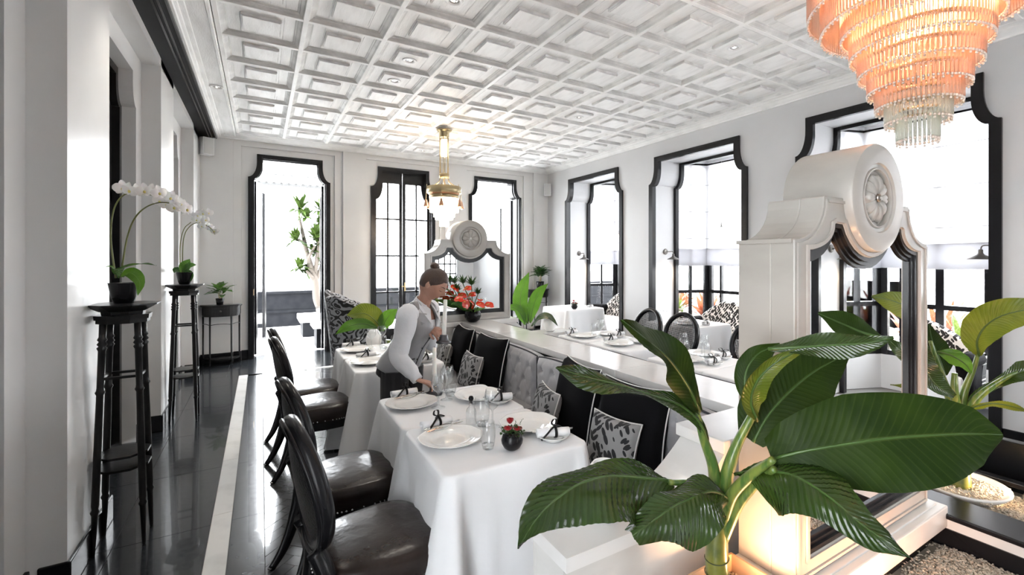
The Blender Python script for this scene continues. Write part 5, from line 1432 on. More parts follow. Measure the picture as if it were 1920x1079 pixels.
# L5 : the huge dark leaf across the right
leaf('leaf', A([(1446, 862, 1.34), (1500, 848, 1.30), (1570, 836, 1.27), (1650, 824, 1.24), (1740, 817, 1.22), (1820, 814, 1.21), (1880, 816, 1.20)]), [.055, .085, .105, .118, .125, .120, .114, .104, .088, .066, .012], [.030, .070, .095, .112, .128, .132, .128, .118, .100, .075, .012],
     [cv((1500, 850, 1.3), 1, -.15), cv((1700, 820, 1.2), 1, -.1), cv((1850, 815, 1.2), 1, .05)], bp_, org, LMD, pleat=.0006, wave=.010, seed=5, freq=30, nu=80)
# L6 : lower right leaf, drooping towards the camera
leaf('leaf', A([(1378, 890, 1.42), (1420, 884, 1.36), (1480, 890, 1.27), (1545, 925, 1.18), (1610, 980, 1.10), (1660, 1015, 1.05), (1706, 1046, 1.02)]), [.004, .012, .045, .085, .105, .090, .06, .040, .028, .004], [.004, .030, .075, .105, .110, .085, .060, .042, .028, .002],
     [cv((1400, 890, 1.4), 1, .9), cv((1500, 900, 1.25), 1, .8), cv((1600, 970, 1.1), 1, .6), cv((1690, 1040, 1.0), 1, .4)], bp_, org, LM, pleat=.0026, wave=.016, seed=6, fold=-.35, freq=28)
# L7 : big leaf behind
leaf('leaf', A([(1412, 830, 1.46), (1440, 780, 1.47), (1480, 735, 1.48), (1530, 695, 1.49), (1592, 662, 1.50)]), [.05, .085, .105, .112, .105, .085, .055, .01], [.03, .075, .10, .112, .105, .085, .05, .004], cv((1480, 740, 1.5), 1, -.1), bp_, org, LMD, pleat=.0014, wave=.006, seed=7)
leaf('leaf', A([(1424, 760, 1.42), (1400, 740, 1.44), (1398, 700, 1.46), (1420, 665, 1.47), (1462, 645, 1.48)]), [.004, .02, .03, .035, .03, .016, .003], [.01, .04, .05, .055, .05, .03, .004], cv((1400, 700, 1.45), 1, -.2, (-.2, 0, 0)), bp_, org, LMD, seed=17, pleat=.001)
# L8 : curled yellow-green leaf
leaf('leaf', A([(1420, 790, 1.40), (1408, 755, 1.38), (1420, 715, 1.35), (1455, 680, 1.32), (1510, 652, 1.30)]), [.01, .035, .042, .038, .030, .016, .004], [.006, .030, .036, .034, .028, .016, .004], [cv((1410, 750, 1.4), 1, 0, (.6, -.3, 0)), cv((1440, 690, 1.3), 1, -.3, (.3, 0, 0)), cv((1500, 655, 1.3), 1, -.3)], bp_, org, LMY, seed=8, fold=.5, pleat=.0016)
# L9 : long leaf reaching right over the mirror
leaf('leaf', A([(1440, 655, 1.34), (1490, 652, 1.31), (1550, 648, 1.28), (1615, 645, 1.25), (1676, 634, 1.22)]), [.004, .018, .030, .036, .036, .030, .018, .003], [.004, .014, .026, .036, .040, .036, .024, .003], cv((1560, 648, 1.3), 1, .45), bp_, org, LM, seed=9, pleat=.0016, wave=.006)
# L10
leaf('leaf', A([(1655, 634, 1.38), (1620, 625, 1.40), (1580, 608, 1.42), (1534, 588, 1.44)]), [.004, .02, .034, .038, .030, .016, .004], [.004, .022, .038, .044, .038, .024, .006], cv((1600, 615, 1.4), 1, .2), bp_, org, LMD, seed=10, pleat=.0014)
# ---------- second plant in the marble bowl
org = Vector((3.01, .90, .47)); p2 = thing('banana_plant', 'broad-leaved plant in a round marble bowl by the nearest window', 'plant', org); D2 = 2.36
stalk([(3.01, .90, .45)]+A([(1800, 860, D2), (1797, 800, D2), (1795, 765, D2)]), [.042, .040, .036, .030], p2, org, trunkm, 'trunk')
for a in ([(1797, 790, D2), (1808, 735, 2.34), (1826, 690, 2.32), (1836, 655, 2.30)], [(1797, 790, D2), (1775, 730, 2.34), (1757, 680, 2.32), (1744, 640, 2.32)], [(1800, 800, D2), (1830, 750, 2.3), (1875, 715, 2.25), (1915, 695, 2.2)], [(1798, 790, D2), (1790, 740, 2.3), (1790, 700, 2.3)]):
    stalk(A(a), [.026, .018, .012, .008][:len(a)], p2, org)
leaf('leaf', A([(1836, 668, 2.30), (1832, 640, 2.28), (1848, 612, 2.24), (1880, 592, 2.18), (1935, 580, 2.1), (1990, 578, 2.02)]), [.01, .06, .085, .085, .07, .045, .004], [.01, .05, .07, .075, .07, .05, .004], [cv((1836, 650, 2.3), 1, -.2, (.2, .2, 0)), cv((1860, 600, 2.2), 1, -.1), cv((1950, 580, 2.1), 1, .3)], p2, org, LMY, seed=21, fold=.2, pleat=.003)
leaf('leaf', A([(1716, 622, 2.30), (1722, 650, 2.26), (1734, 690, 2.22), (1755, 722, 2.2), (1790, 744, 2.18)]), [.01, .035, .045, .05, .055, .045, .01], [.01, .04, .05, .045, .04, .03, .01], cv((1740, 690, 2.2), 1, .3), p2, org, LM, seed=22, pleat=.004)
leaf('leaf', A([(1772, 705, 2.34), (1760, 670, 2.36), (1748, 640, 2.38), (1742, 608, 2.4)]), [.01, .05, .06, .055, .03, .005], [.01, .05, .06, .055, .03, .005], cv((1755, 660, 2.3), 1, 0, (.3, 0, 0)), p2, org, LMD, seed=23)
leaf('leaf', A([(1758, 660, 2.33), (1785, 668, 2.28), (1808, 682, 2.24), (1822, 700, 2.2)]), [.01, .03, .045, .04, .02, .004], [.01, .03, .04, .04, .02, .004], cv((1800, 670, 2.3), 1, .6), p2, org, LMB, seed=24)
leaf('leaf', A([(1812, 756, 2.34), (1850, 730, 2.29), (1885, 712, 2.25), (1935, 690, 2.15), (1985, 672, 2.1)]), [.01, .02, .02, .035, .05, .03, .004], [.01, .018, .02, .03, .045, .03, .004], cv((1870, 715, 2.3), 1, .4), p2, org, LM, seed=25)
leaf('leaf', A([(1815, 768, 2.3), (1855, 758, 2.24), (1895, 762, 2.18), (1935, 775, 2.1)]), [.006, .018, .025, .02, .005], [.006, .02, .03, .02, .005], cv((1870, 762, 2.2), .6, 1), p2, org, LMY, seed=26)
bowl = MB().lathe([(.06, 0), (.13, .012), (.175, .045), (.190, .062), (.188, .07), (.175, .066), (.15, .05), (.001, .045)], (0, 0, 0), 48).build('marble_bowl', M['marble'], smooth=True)
bowl.location = (3.01, .90, .405); tag(bowl, 'shallow round marble bowl at the foot of the right hand plant', 'bowl')
mb = MB(); pebbles(mb, -.15, .15, -.15, .15, .052, 900, seed=9); o = mb.build('pebbles', pebm, bowl, smooth=True); tag(o, kind='stuff')
# small spot lamps in the beds
def spot_lamp(label, loc, aim, power, col_=(1, .68, .40)):
    t = thing('spot_lamp', label, 'lamp', loc); d = (Vector(aim)-Vector(loc)).normalized(); rot = d.to_track_quat('Z', 'Y').to_matrix()
    MB().lathe([(.024, -.05), (.028, -.045), (.028, .03), (.025, .03), (.022, .015), (.001, .012)], (0, 0, .02), 20, rot).build('housing', gun, t, smooth=True)
    MB().lathe([(.0205, .0155), (.001, .0165)], (0, 0, .02), 20, rot).build('lens', warmglow, t, smooth=True)
    MB().tube([(0, 0, .0), (0, 0, -.03)], .006, 8).build('spike', gun, t)
    q = d.to_track_quat('-Z', 'Y').to_euler()
    light('SPOT', Vector(loc)+Vector((0, 0, .02))+d*.04, power, color=col_, size=.02, rot=q, spot=2.6, blend=.7)
spot_lamp('small gunmetal spotlight shining on the marble bowl', (3.10, .66, .445), (3.02, .92, .58), 7)
spot_lamp('spotlight hidden at the foot of the big foreground plant', (1.36, .82, .515), (1.44, 1.0, .72), 5, (1, .52, .22))
spot_lamp('spotlight among the pebbles in front of the mirror plinth', (1.75, .45, .345), (1.9, .9, .62), 9, (1, .48, .24))
# ---------- plants behind the far mirror
def simple_plant(name, label, org, leaves, root_pts=None, pot=None):
    org = Vector(org); t = thing(name, label, 'plant', org)
    for L_ in leaves: leaf('leaf', L_[0], L_[1], L_[1], L_[2], t, org, L_[3], nu=24, nv=5, pleat=.0015, wave=.008, seed=L_[4], fold=.15, rib=.8)
    return t
tr2 = thing('planter_trough', 'planter trough behind the far mirror wall holding leafy plants', 'planter', (2.03, 5.85, 0))
MB().box(-1.3, 1.45, -.59, -.02, 0, .40).build('trough_wall', M['marble'], tr2); MB().box(-1.25, 1.4, -.55, -.06, .39, .42).build('soil', MATS['dark_soil'], tr2)
w5 = lambda w: [.1*w, .6*w, .95*w, w, .85*w, .5*w, .02*w]
t = simple_plant('leafy_plant', 'bright green tall-leaved plant right of the far mirror', (2.88, 5.65, .42), [
    (A([(988, 606, 6.3), (976, 575, 6.3), (978, 545, 6.3), (992, 511, 6.3)]), w5(.105), cv((980, 550, 6.3), 1, 0), LMB, 31),
    (A([(994, 606, 6.3), (1000, 575, 6.25), (1010, 550, 6.2), (1028, 532, 6.1)]), w5(.085), cv((1010, 555, 6.2), 1, .1), LMB, 32),
    (A([(985, 610, 6.3), (978, 592, 6.25), (965, 578, 6.2), (945, 578, 6.1)]), w5(.07), cv((965, 585, 6.2), 1, .6), LMB, 33),
    (A([(996, 612, 6.1), (1012, 596, 6.0), (1030, 594, 5.9), (1046, 612, 5.8)]), w5(.05), cv((1020, 598, 6.0), 1, .8), LM, 34),
    (A([(990, 608, 6.4), (985, 585, 6.4), (970, 570, 6.4), (958, 572, 6.4)]), w5(.05), cv((970, 580, 6.3), 1, .3), LM, 35)])
stalk([(2.88, 5.65, .40), (2.88, 5.65, .62)], [.035, .028], t, Vector((2.88, 5.65, .42)), name='stem')
t = simple_plant('leafy_plant', 'yellow-green broad-leaved plant left of the waitress', (1.25, 5.62, .42), [
    (A([(716, 618, 5.3), (702, 600, 5.25), (682, 588, 5.2), (650, 592, 5.1)]), w5(.13), cv((685, 590, 5.2), 1, .3), LMY, 41),
    (A([(708, 616, 5.2), (682, 608, 5.1), (655, 612, 5.0), (628, 628, 4.95)]), w5(.07), cv((660, 612, 5.1), 1, .5), LMB, 42),
    (A([(716, 622, 5.3), (722, 604, 5.3), (732, 590, 5.3), (745, 580, 5.3)]), w5(.085), cv((730, 600, 5.3), 1, 0), LMB, 43),
    (A([(712, 625, 5.3), (712, 605, 5.35), (716, 592, 5.4), (708, 585, 5.4)]), w5(.05), cv((712, 605, 5.3), 1, 0), LM, 44)])
stalk([(1.25, 5.62, .40), (1.26, 5.60, .66)], [.04, .03], t, Vector((1.25, 5.62, .42)), name='stem')
# ---------- bushy pot plants on the half-moon tables and orchids
def whorl_plant(label, loc, n, L_, R, stems, m, seed, potr=.055, poth=.10, droop=.3, potm=None):
    t = thing('potted_plant', label, 'plant', loc); org = Vector(loc); rn = random.Random(seed)
    MB().lathe([(potr*.75, 0), (potr, poth), (potr*.92, poth), (potr*.88, poth*.85), (.001, poth*.85)], (0, 0, 0), 20).build('pot', potm or M['black'], t, smooth=True)
    for s in range(stems):
        a0 = s*2.4; tx, ty = .03*math.cos(a0), .03*math.sin(a0); h = poth+R*(.5+.5*s/max(1, stems))
        stalk([(org.x, org.y, org.z+poth*.8), (org.x+tx*.6, org.y+ty*.6, org.z+h*.6), (org.x+tx, org.y+ty, org.z+h)], [.006, .005, .004], t, org, mat('pale_stem', (.38, .33, .18), .6), 'stem')
        k = n//stems
        for i in range(k):
            a = 2*PI*i/k+s*.5+rn.uniform(-.2, .2); el = rn.uniform(-.1, .9); c = org+V((tx, ty, h+rn.uniform(-.03, .03)))
            d = V((math.cos(a)*math.cos(el), math.sin(a)*math.cos(el), math.sin(el)))
            l = L_*rn.uniform(.8, 1.15); pts = [c+d*.02, c+d*l*.5+up*.0, c+d*l-up*droop*l*.5]
            leaf('leaf', pts, w5(l*.20), w5(l*.20), up+d*(-.4), t, org, m, nu=9, nv=2, pleat=0, wave=.003, seed=i, rib=False, fold=.25)
    return t
LMG = leaf_mat('glossy_house_leaf', (.010, .035, .010), (.04, .11, .03), (.10, .18, .07), veins=9, trans=.2)
LMG2 = leaf_mat('mid_green_leaf', (.03, .09, .02), (.09, .21, .05), (.16, .26, .10), veins=9, trans=.35)
# half-moon console tables
def console(label, loc, rz, R=.25, H=.91):
    t = thing('half_moon_table', label, 'table', loc, rz)      # flat side local +y
    def half(r, z0, z1, mb, n=20):
        P = [(r*math.cos(PI+PI*k/n), .0+r*math.sin(PI+PI*k/n)*.9) for k in range(n+1)]; mb.prism(P, lambda u, v, w: (u, v, w), z0, z1)
    mb = MB(); half(R+.02, H-.02, H, mb); mb.build('tabletop', M['blackwood'], t, bev=.003)
    mb = MB(); half(R, H-.15, H-.02, mb); half(R+.008, H-.032, H-.02, mb); half(R-.01, H-.175, H-.15, mb); mb.build('apron', M['blackwood'], t)
    mb = MB(); 
    P = [((R+.004)*math.cos(PI*1.5+x), (R+.004)*math.sin(PI*1.5+x)*.9) for x in (-.45, -.3, -.15, 0, .15, .3, .45)]
    dr = MB().prism(P+[(p[0]*.97, p[1]*.97) for p in P[::-1]], lambda u, v, w: (u, v, w), H-.135, H-.045).build('drawer', M['blackwood'], t)
    MB().lathe([(.014, 0), (.016, .004), (.006, .006), (.009, .012), (.001, .014)], (0, -(R+.004)*.9, H-.09), 12, Matrix.Rotation(PI/2, 3, 'X')).build('knob', gun, dr, smooth=True)
    for a in (PI+.06, PI*1.5-.62, PI*1.5+.62, 2*PI-.06):
        x, y = (R-.02)*math.cos(a), (R-.02)*math.sin(a)*.9; MB().tube([(x, y, 0), (x, y, .1), (x, y, H-.15)], [.009, .011, .013], 8).build('leg', M['blackwood'], t, smooth=True)
    mb = MB(); half(R-.015, .075, .10, mb); mb.build('lower_shelf', M['blackwood'], t)
    for a, b in ((PI+.06, PI*1.5-.62), (PI*1.5-.62, PI*1.5+.62), (PI*1.5+.62, 2*PI-.06)):
        pts = []
        for k in range(9):
            q = a+(b-a)*k/8; pts.append(V(((R-.02)*math.cos(q), (R-.02)*math.sin(q)*.9, H-.30+.018*math.sin(PI*k/8))))
        MB().tube(pts, .005, 6).build('stretcher', M['blackwood'], t, smooth=True)
    return t
console('black half-moon table in the left back corner', (-.515, 8.76, 0), 0)
console('black half-moon table in the right back corner', (5.10, 8.76, 0), 0, R=.27, H=.96)
whorl_plant('glossy pot plant on the left half-moon table', (-.53, 8.64, .91), 26, .20, .16, 3, LMG2, 5)
whorl_plant('dark leafy pot plant on the right half-moon table', (5.08, 8.56, .96), 44, .24, .22, 4, LMG, 6, potr=.085, poth=.17)
# tall plant stands
def plant_stand(label, loc):
    t = thing('plant_stand', label, 'stand', loc); bw = M['blackwood']
    def octo(r0, r1, z0, z1, mb, n=8):
        P = [(math.cos(2*PI*(k+.5)/n), math.sin(2*PI*(k+.5)/n)) for k in range(n)]; b = len(mb.v)
        mb.v += [(x*r0, y*r0, z0) for x, y in P]+[(x*r1, y*r1, z1) for x, y in P]
        mb.f += [(b+i, b+(i+1) % n, b+n+(i+1) % n, b+n+i) for i in range(n)]+[tuple(b+i for i in range(n))[::-1], tuple(b+n+i for i in range(n))]
    mb = MB(); octo(.095, .098, 1.29, 1.31, mb); octo(.125, .128, 1.265, 1.29, mb); octo(.118, .118, 1.245, 1.265, mb); mb.build('top_block', bw, t)
    mb = MB(); octo(.105, .165, 1.31, 1.345, mb); octo(.168, .168, 1.345, 1.352, mb); mb.build('tray', bw, t)
    def ctr(z, sx, sy): k = 1-z/1.25; r = .072+.033*k; return (sx*r, sy*r)
    for sx in (-1, 1):
        for sy in (-1, 1):
            prof = [(0, .008), (.02, .009), (.22, .0145), (.235, .020), (.25, .014), (.27, .017), (.65, .017), (.86, .0155), (.875, .022), (.885, .017), (.90, .0155), (1.10, .0165), (1.115, .023), (1.125, .015), (1.135, .023), (1.15, .015), (1.16, .022), (1.175, .016), (1.245, .0165)]
            P = []
            for z, r in prof: x, y = ctr(z, sx, sy); P.append((x, y, z))
            MB().tube(P, [r for z, r in prof], 12, up=(0, 1, 0)).build('leg', bw, t, smooth=True)
    for z in (.43, .50, .94):
        r = .072+.033*(1-z/1.25); mb = MB()
        if z < .6: octo(r*1.32, r*1.32, z, z+.012, mb)
        else:
            mb.box(-r, r, -r-.006, -r+.006, z, z+.014); mb.box(-r, r, r-.006, r+.006, z, z+.014); mb.box(-r-.006, -r+.006, -r, r, z, z+.014); mb.box(r-.006, r+.006, -r, r, z, z+.014)
        mb.build('shelf' if z < .6 else 'rail', bw, t)
    return t
plant_stand('tall black plant stand nearest the camera, against the left wall', (-.662, 3.52, 0))
plant_stand('tall black plant stand farther along the left wall', (-.648, 5.87, 0))
orp = mat('orchid_petal', (.88, .87, .86), .5, sss=.15, sheen=.2); orl = mat('orchid_lip', (.75, .66, .22), .5)
def orchid(label, loc, stems, flowers, lvs, D, potr=.068, poth=.115, fs=.042):
    t = thing('potted_orchid', label, 'plant', loc); org = Vector(loc)
    MB().lathe([(potr*.62, 0), (potr*.8, poth*.3), (potr, poth*.97), (potr*1.02, poth), (potr*.93, poth), (potr*.85, poth*.8), (.001, poth*.78)], (0, 0, 0), 28).build('pot', M['black'], t, smooth=True)
    for s_ in stems: stalk(A([(x, y, D) for x, y in s_]), [.0045, .004, .0035, .003], t, org, mat('orchid_stem', (.13, .14, .04), .5), 'stem', 8)
    rn = random.Random(3); proto = None
    for i, (x, y) in enumerate(flowers):
        c = at(x, y, D+rn.uniform(-.05, .03)); f = (CAMV(c)+V((rn.uniform(-.5, .7), rn.uniform(-.3, .3), rn.uniform(-.5, .1)))).normalized()
        q = f.to_track_quat('Z', 'Y')@__import__('mathutils').Quaternion((0, 0, 1), rn.uniform(-.3, .3))
        if proto is None:
            mb = MB()
            for k, (a, l, w_) in enumerate(((0, 1.0, .62), (PI, 1.0, .62), (PI/2, 1.0, .38), (-2.2, .95, .36), (-.94, .95, .36))):
                def pf(u, v, a=a, l=l, w_=w_, k=k):
                    s = (v-.5)*2; r = fs*l*u; hw_ = fs*w_*math.sin(PI*(u*.86+.08))**.7*1.0; z = .006*math.sin(u*PI)-.010*u*u+.004*s*s*u+(.002 if k < 2 else 0)
                    xx, yy = r, s*hw_; return (xx*math.cos(a)-yy*math.sin(a), xx*math.sin(a)+yy*math.cos(a), z)
                mb.grid(pf, 8, 6)
            proto = mb.build('blossom', orp, t, smooth=True, fixn=False)
            lip = MB(); lip.sphere((0, -.008, .006), .007, 8, 6, sc=(1, 1.3, 1)); lip.build('lip', orl, proto, smooth=True); o = proto
        else:
            o = dup(proto, parent=t)
        o.location = c-org; o.rotation_mode = 'QUATERNION'; o.rotation_quaternion = q; s = 1-.035*i*(.6 if D > 4 else .25); o.scale = (s, s, s)
    for (pts, w_, nrm, mm) in lvs: leaf('leaf', A([(x, y, D+dz) for x, y, dz in pts]), w5(w_), w5(w_), nrm, t, org, mm, nu=18, nv=4, pleat=0, wave=.002, rib=False, fold=.25)
    return t
P1 = Vector((-.662, 3.52, 1.353)); Dp = .5273*P1.x+.8497*P1.y
orchid('white orchid in black pot on the nearest plant stand', P1, [[(217, 522), (208, 450), (213, 395), (232, 366), (262, 362), (300, 370)], [(226, 520), (240, 440), (262, 398), (300, 380), (350, 388)]],
       [(229, 352), (243, 356), (256, 358), (270, 357), (285, 358), (298, 361), (308, 366), (320, 370), (312, 382), (326, 388), (338, 382), (350, 392), (300, 376)],
       [([(222, 522, 0), (210, 502, -.02), (192, 502, -.05)], .030, up, LMG2), ([(222, 522, 0), (226, 505, 0), (262, 496, -.05), (294, 498, -.1)], .026, up+V((.2, -.3, 0)), LMG2),
        ([(226, 518, 0), (245, 512, -.05), (262, 530, -.1), (258, 555, -.12)], .036, cv((255, 530, 2.6), 1, .3), LMB), ([(220, 520, 0), (222, 505, -.06), (224, 518, -.12)], .028, cv((222, 510, 2.6), 1, .6), LMG2)], Dp)
P2 = Vector((-.648, 5.87, 1.353)); Dq = .5273*P2.x+.8497*P2.y
orchid('smaller white orchid on the farther plant stand', P2, [[(338, 512), (338, 460), (345, 430), (358, 417)], [(342, 512), (344, 450), (356, 425), (375, 418), (395, 428), (403, 440)]],
       [(370, 404), (381, 400), (391, 399), (368, 412), (376, 416), (385, 412), (387, 422), (395, 427), (402, 433), (378, 424)],
       [([(340, 512, 0), (348, 498, 0), (356, 486, 0)], .05, cv((348, 495, 4.6), 1, .3), LMG2), ([(342, 512, 0), (355, 500, 0), (368, 497, 0)], .04, cv((355, 500, 4.6), 1, .6), LMG2), ([(345, 510, 0), (352, 512, 0), (358, 528, 0)], .04, cv((355, 520, 4.6), 1, .2), LMG), ([(338, 512, 0), (330, 506, 0), (326, 512, 0)], .03, cv((330, 510, 4.6), 1, .6), LMG)], Dq, potr=.07, poth=.12, fs=.046)
# ---------- anthurium arrangement
loc = Vector((2.02, 4.885, .902)); t = thing('flower_arrangement', 'red flowers and dark rosettes in a black ball vase before the far mirror', 'flowers', loc)
MB().lathe([(.045, 0), (.075, .02), (.093, .06), (.088, .105), (.062, .14), (.05, .145), (.055, .135), (.001, .12)], (0, 0, 0), 32).build('ball_vase', M['black'], t, smooth=True)
anth = mat('red_spathe', (.62, .035, .012), .25, coat=.5)
rn = random.Random(12)
for (x, y) in ((848, 540), (872, 543), (862, 556), (880, 555), (855, 563), (882, 568), (896, 572), (912, 573), (870, 566), (902, 563)):
    c = at(x, y, 5.05+rn.uniform(-.08, .08)); d = V((rn.uniform(-.3, 1), rn.uniform(-.6, .3), rn.uniform(-.3, .1))).normalized()
    stalk([loc+V((0, 0, .13)), (loc+V((0, 0, .2))+c)/2, c], [.003, .003, .003], t, loc, stalkm, 'flower_stem', 6)
    lf = leaf('spathe', [c-d*.02, c+d*.03+up*.01, c+d*.085-up*.01], [.02, .045, .048, .035, .002], [.02, .045, .048, .035, .002], up*.8+CAMV(c)*.6, t, loc, anth, nu=10, nv=4, pleat=0, rib=False, wave=.004, fold=.15)
    MB().tube([c-d*.005-loc, c+d*.035+up*.025-loc], [.005, .003], 6).build('spadix', mat('spadix_yellow', (.65, .45, .08), .5), lf, smooth=True)
for (x, y, r) in ((868, 525, .11), (884, 528, .12), (896, 545, .085), (856, 535, .07)):
    c = at(x, y, 5.08); stalk([loc+V((0, 0, .13)), (loc+c)/2+V((0, 0, .05)), c-up*.04], [.007, .006, .005], t, loc, stalkm, 'flower_stem', 6)
    for i in range(13):
        a = i*2.4; el = .25+.9*(i/13); d = V((math.cos(a)*math.cos(el), math.sin(a)*math.cos(el), math.sin(el)))
        leaf('leaf', [c-up*.04, c-up*.03+d*r*.5, c-up*.035+d*r], [.006, .014, .012, .006, .0005], [.006, .014, .012, .006, .0005], up-d*.3, t, loc, LMG, nu=6, nv=1, pleat=0, rib=False, wave=0)
for (x, y) in ((862, 572), (874, 578), (890, 580), (905, 578), (852, 570)):
    c = at(x, y, 5.0); d = (c-loc-V((0, 0, .12))).normalized()
    leaf('leaf', [loc+V((0, 0, .13)), c, c+d*.05-up*.02], w5(.045), w5(.045), up*.5+CAMV(c), t, loc, LMG2, nu=9, nv=2, pleat=0, rib=False)
# ---------- outside: terrace and gardens
dk = mat('dark_render', (.005, .0055, .007), .6, spec=.1, c2=(.008, .0085, .010), scale=6)
tw = thing('terrace_planter_wall', 'long dark low wall across the terrace outside the open door', 'wall', (1.5, 13.0, -.03))
MB().box(-8, 10, 0, .4, 0, .83).build('wall_face', dk, tw); MB().box(-8, 10, -.04, .1, .34, .40).build('ledge', dk, tw); MB().box(-8, 10, -.05, .45, .80, .86).build('coping', dk, tw)
def ped(label, x, y, w_, h):
    t = thing('stone_pedestal', label, 'pedestal', (x, y, -.03)); MB().box(-w_/2, w_/2, -w_/2, w_/2, 0, h-.12).build('dark_base', dk, t); MB().box(-w_/2-.06, w_/2+.06, -w_/2-.06, w_/2+.06, h-.12, h).build('pale_top', M['terrace'], t, bev=.01)
    mb = MB(); mb.lathe([(.03, h), (.04, h+.02), (.02, h+.03), (.02, h+.08)], (-.05, -.05, 0), 10); mb.obox((-.05, -.07, h+.12), (.05, .04, .04), Matrix.Rotation(.5, 3, 'X')); mb.build('flood_lamp', gun, t)
ped('pale topped pedestal outside with the dragon tree', 1.12, 11.35, .75, .43); ped('nearer pale topped pedestal just outside the open door', 1.12, 9.75, .5, .48)
org = Vector((1.20, 11.5, .40)); dt = thing('dragon_tree', 'branching dragon tree on the terrace seen through the open door', 'tree', org)
barkm = mat('dry_bark', (.085, .07, .058), .8, bump=.3, bscale=30); Dd = 10.0
stalk([org]+A([(595, 560, 10.3), (592, 530, 10.2), (585, 505, 10.2), (575, 470, 10.2), (566, 430, 10.2), (560, 405, 10.2)]), [.11, .09, .07, .055, .045, .035, .025], dt, org, barkm, 'trunk')
for a in ([(592, 530, 10.2), (602, 500, 10.3), (603, 480, 10.3)], [(588, 515, 10.2), (578, 490, 10.1), (590, 462, 10.2)], [(575, 470, 10.2), (568, 455, 10.1), (558, 450, 10.1)], [(590, 525, 10.2), (583, 518, 10.1), (575, 508, 10.1)], [(590, 520, 10.2), (600, 440, 10.3), (602, 398, 10.4)]):
    stalk(A(a), [.05, .035, .025], dt, org, barkm, 'branch')
rn = random.Random(8)
for (x, y, r) in ((563, 392, .38), (574, 408, .25), (602, 395, .34), (555, 452, .34), (592, 448, .36), (602, 440, .3), (590, 475, .28), (562, 505, .30), (578, 515, .28), (604, 495, .3), (598, 460, .28), (600, 420, .2)):
    c = at(x, y, 10.1+rn.uniform(-.2, .3))
    mbx = MB()
    for i in range(34):
        a = i*2.4; el = rn.uniform(-.5, 1.3); d = V((math.cos(a)*math.cos(el), math.sin(a)*math.cos(el), math.sin(el))); s = d.cross(up).normalized()*.042
        e = c+d*r*1.1-up*.08*r; mm = c+d*r*.5+up*.03; mbx.add([c-s*.6-org, c+s*.6-org, mm+s-org, mm-s-org, e-org], [(0, 1, 2, 3), (3, 2, 4)])
    tag(mbx.build('leaf_rosette', mat('dracaena_leaf', (.018, .035, .006), .5, spec=.2, c2=(.035, .06, .01), scale=3), dt), kind='stuff')
pg = thing('pergola', 'slatted pergola roof edge far beyond the open door', 'structure', (1.0, 17.5, -.03))
for k in range(20): MB().box(-2.2+k*.22, -2.12+k*.22, -1.0, 1.0, 4.25, 4.33).build('slat', mat('pale_grey_slat', .07, .6), pg)
for y in (-.9, .9): MB().box(-2.3, 2.3, y-.05, y+.05, 4.15, 4.25).build('beam', MATS['pale_grey_slat'], pg)
for x in (-2.2, 2.2): MB().box(x-.05, x+.05, -.05, .05, 0, 4.2).build('post', MATS['pale_grey_slat'], pg)
# bromeliads and hedge outside the bays
brom = leaf_mat('red_bromeliad', (.11, .022, .02), (.22, .07, .05), (.30, .12, .08), trans=.4, veins=3)
bromg = leaf_mat('green_bromeliad', (.025, .06, .012), (.08, .11, .03), (.12, .16, .06), trans=.4, veins=3)
def bromeliad(label, loc, R, n, m, seed, group=None):
    org = Vector(loc); t = thing('bromeliad', label, 'plant', org, group=group); rn = random.Random(seed)
    stalk([org-up*.02, org+up*.12], [.05, .03], t, org, stalkm, 'stem')
    for i in range(n):
        a = i*2.4+rn.uniform(-.2, .2); el = .35+.95*i/n; d = V((math.cos(a)*math.cos(el), math.sin(a)*math.cos(el), math.sin(el))); l = R*rn.uniform(.8, 1.1)
        leaf('leaf', [org+up*.08, org+up*.08+d*l*.5, org+up*(.06-.12*l*(1-i/n))+d*l], [.03*R*2, .05*R*2, .045*R*2, .03*R*2, .002], [.03*R*2, .05*R*2, .045*R*2, .03*R*2, .002], up-d*.5, t, org, m, nu=8, nv=1, pleat=0, rib=False, wave=.01, seed=i)
gb = mat('garden_soil_bed', (.20, .16, .12), .9)
for i, c in enumerate(bays):
    g = sgroup('garden_bed'); MB().box(7.3, 9.2, c-1.1, c+1.1, -.05, .35).build('bed_edge', M['terrace'], g); MB().box(7.38, 9.1, c-1.0, c+1.0, .34, .37).build('soil', gb, g)
k = 0
for i, c in enumerate(bays):
    for j, (dx, dy, R, m_, nmx) in enumerate([(7.7, -.75, .58, brom, 'red'), (8.4, -.30, .62, brom, 'red'), (7.75, .05, .5, bromg, 'green'), (8.45, .5, .62, brom, 'red'), (7.75, .85, .5, bromg, 'green')]):
        bromeliad('%s bromeliad outside the %s bay, %s' % (nmx, nm[i], ['nearest the camera', 'second along', 'third along', 'fourth along', 'farthest along'][j]), (dx, c+dy, .36), R, 22, m_, 30+k); k += 1
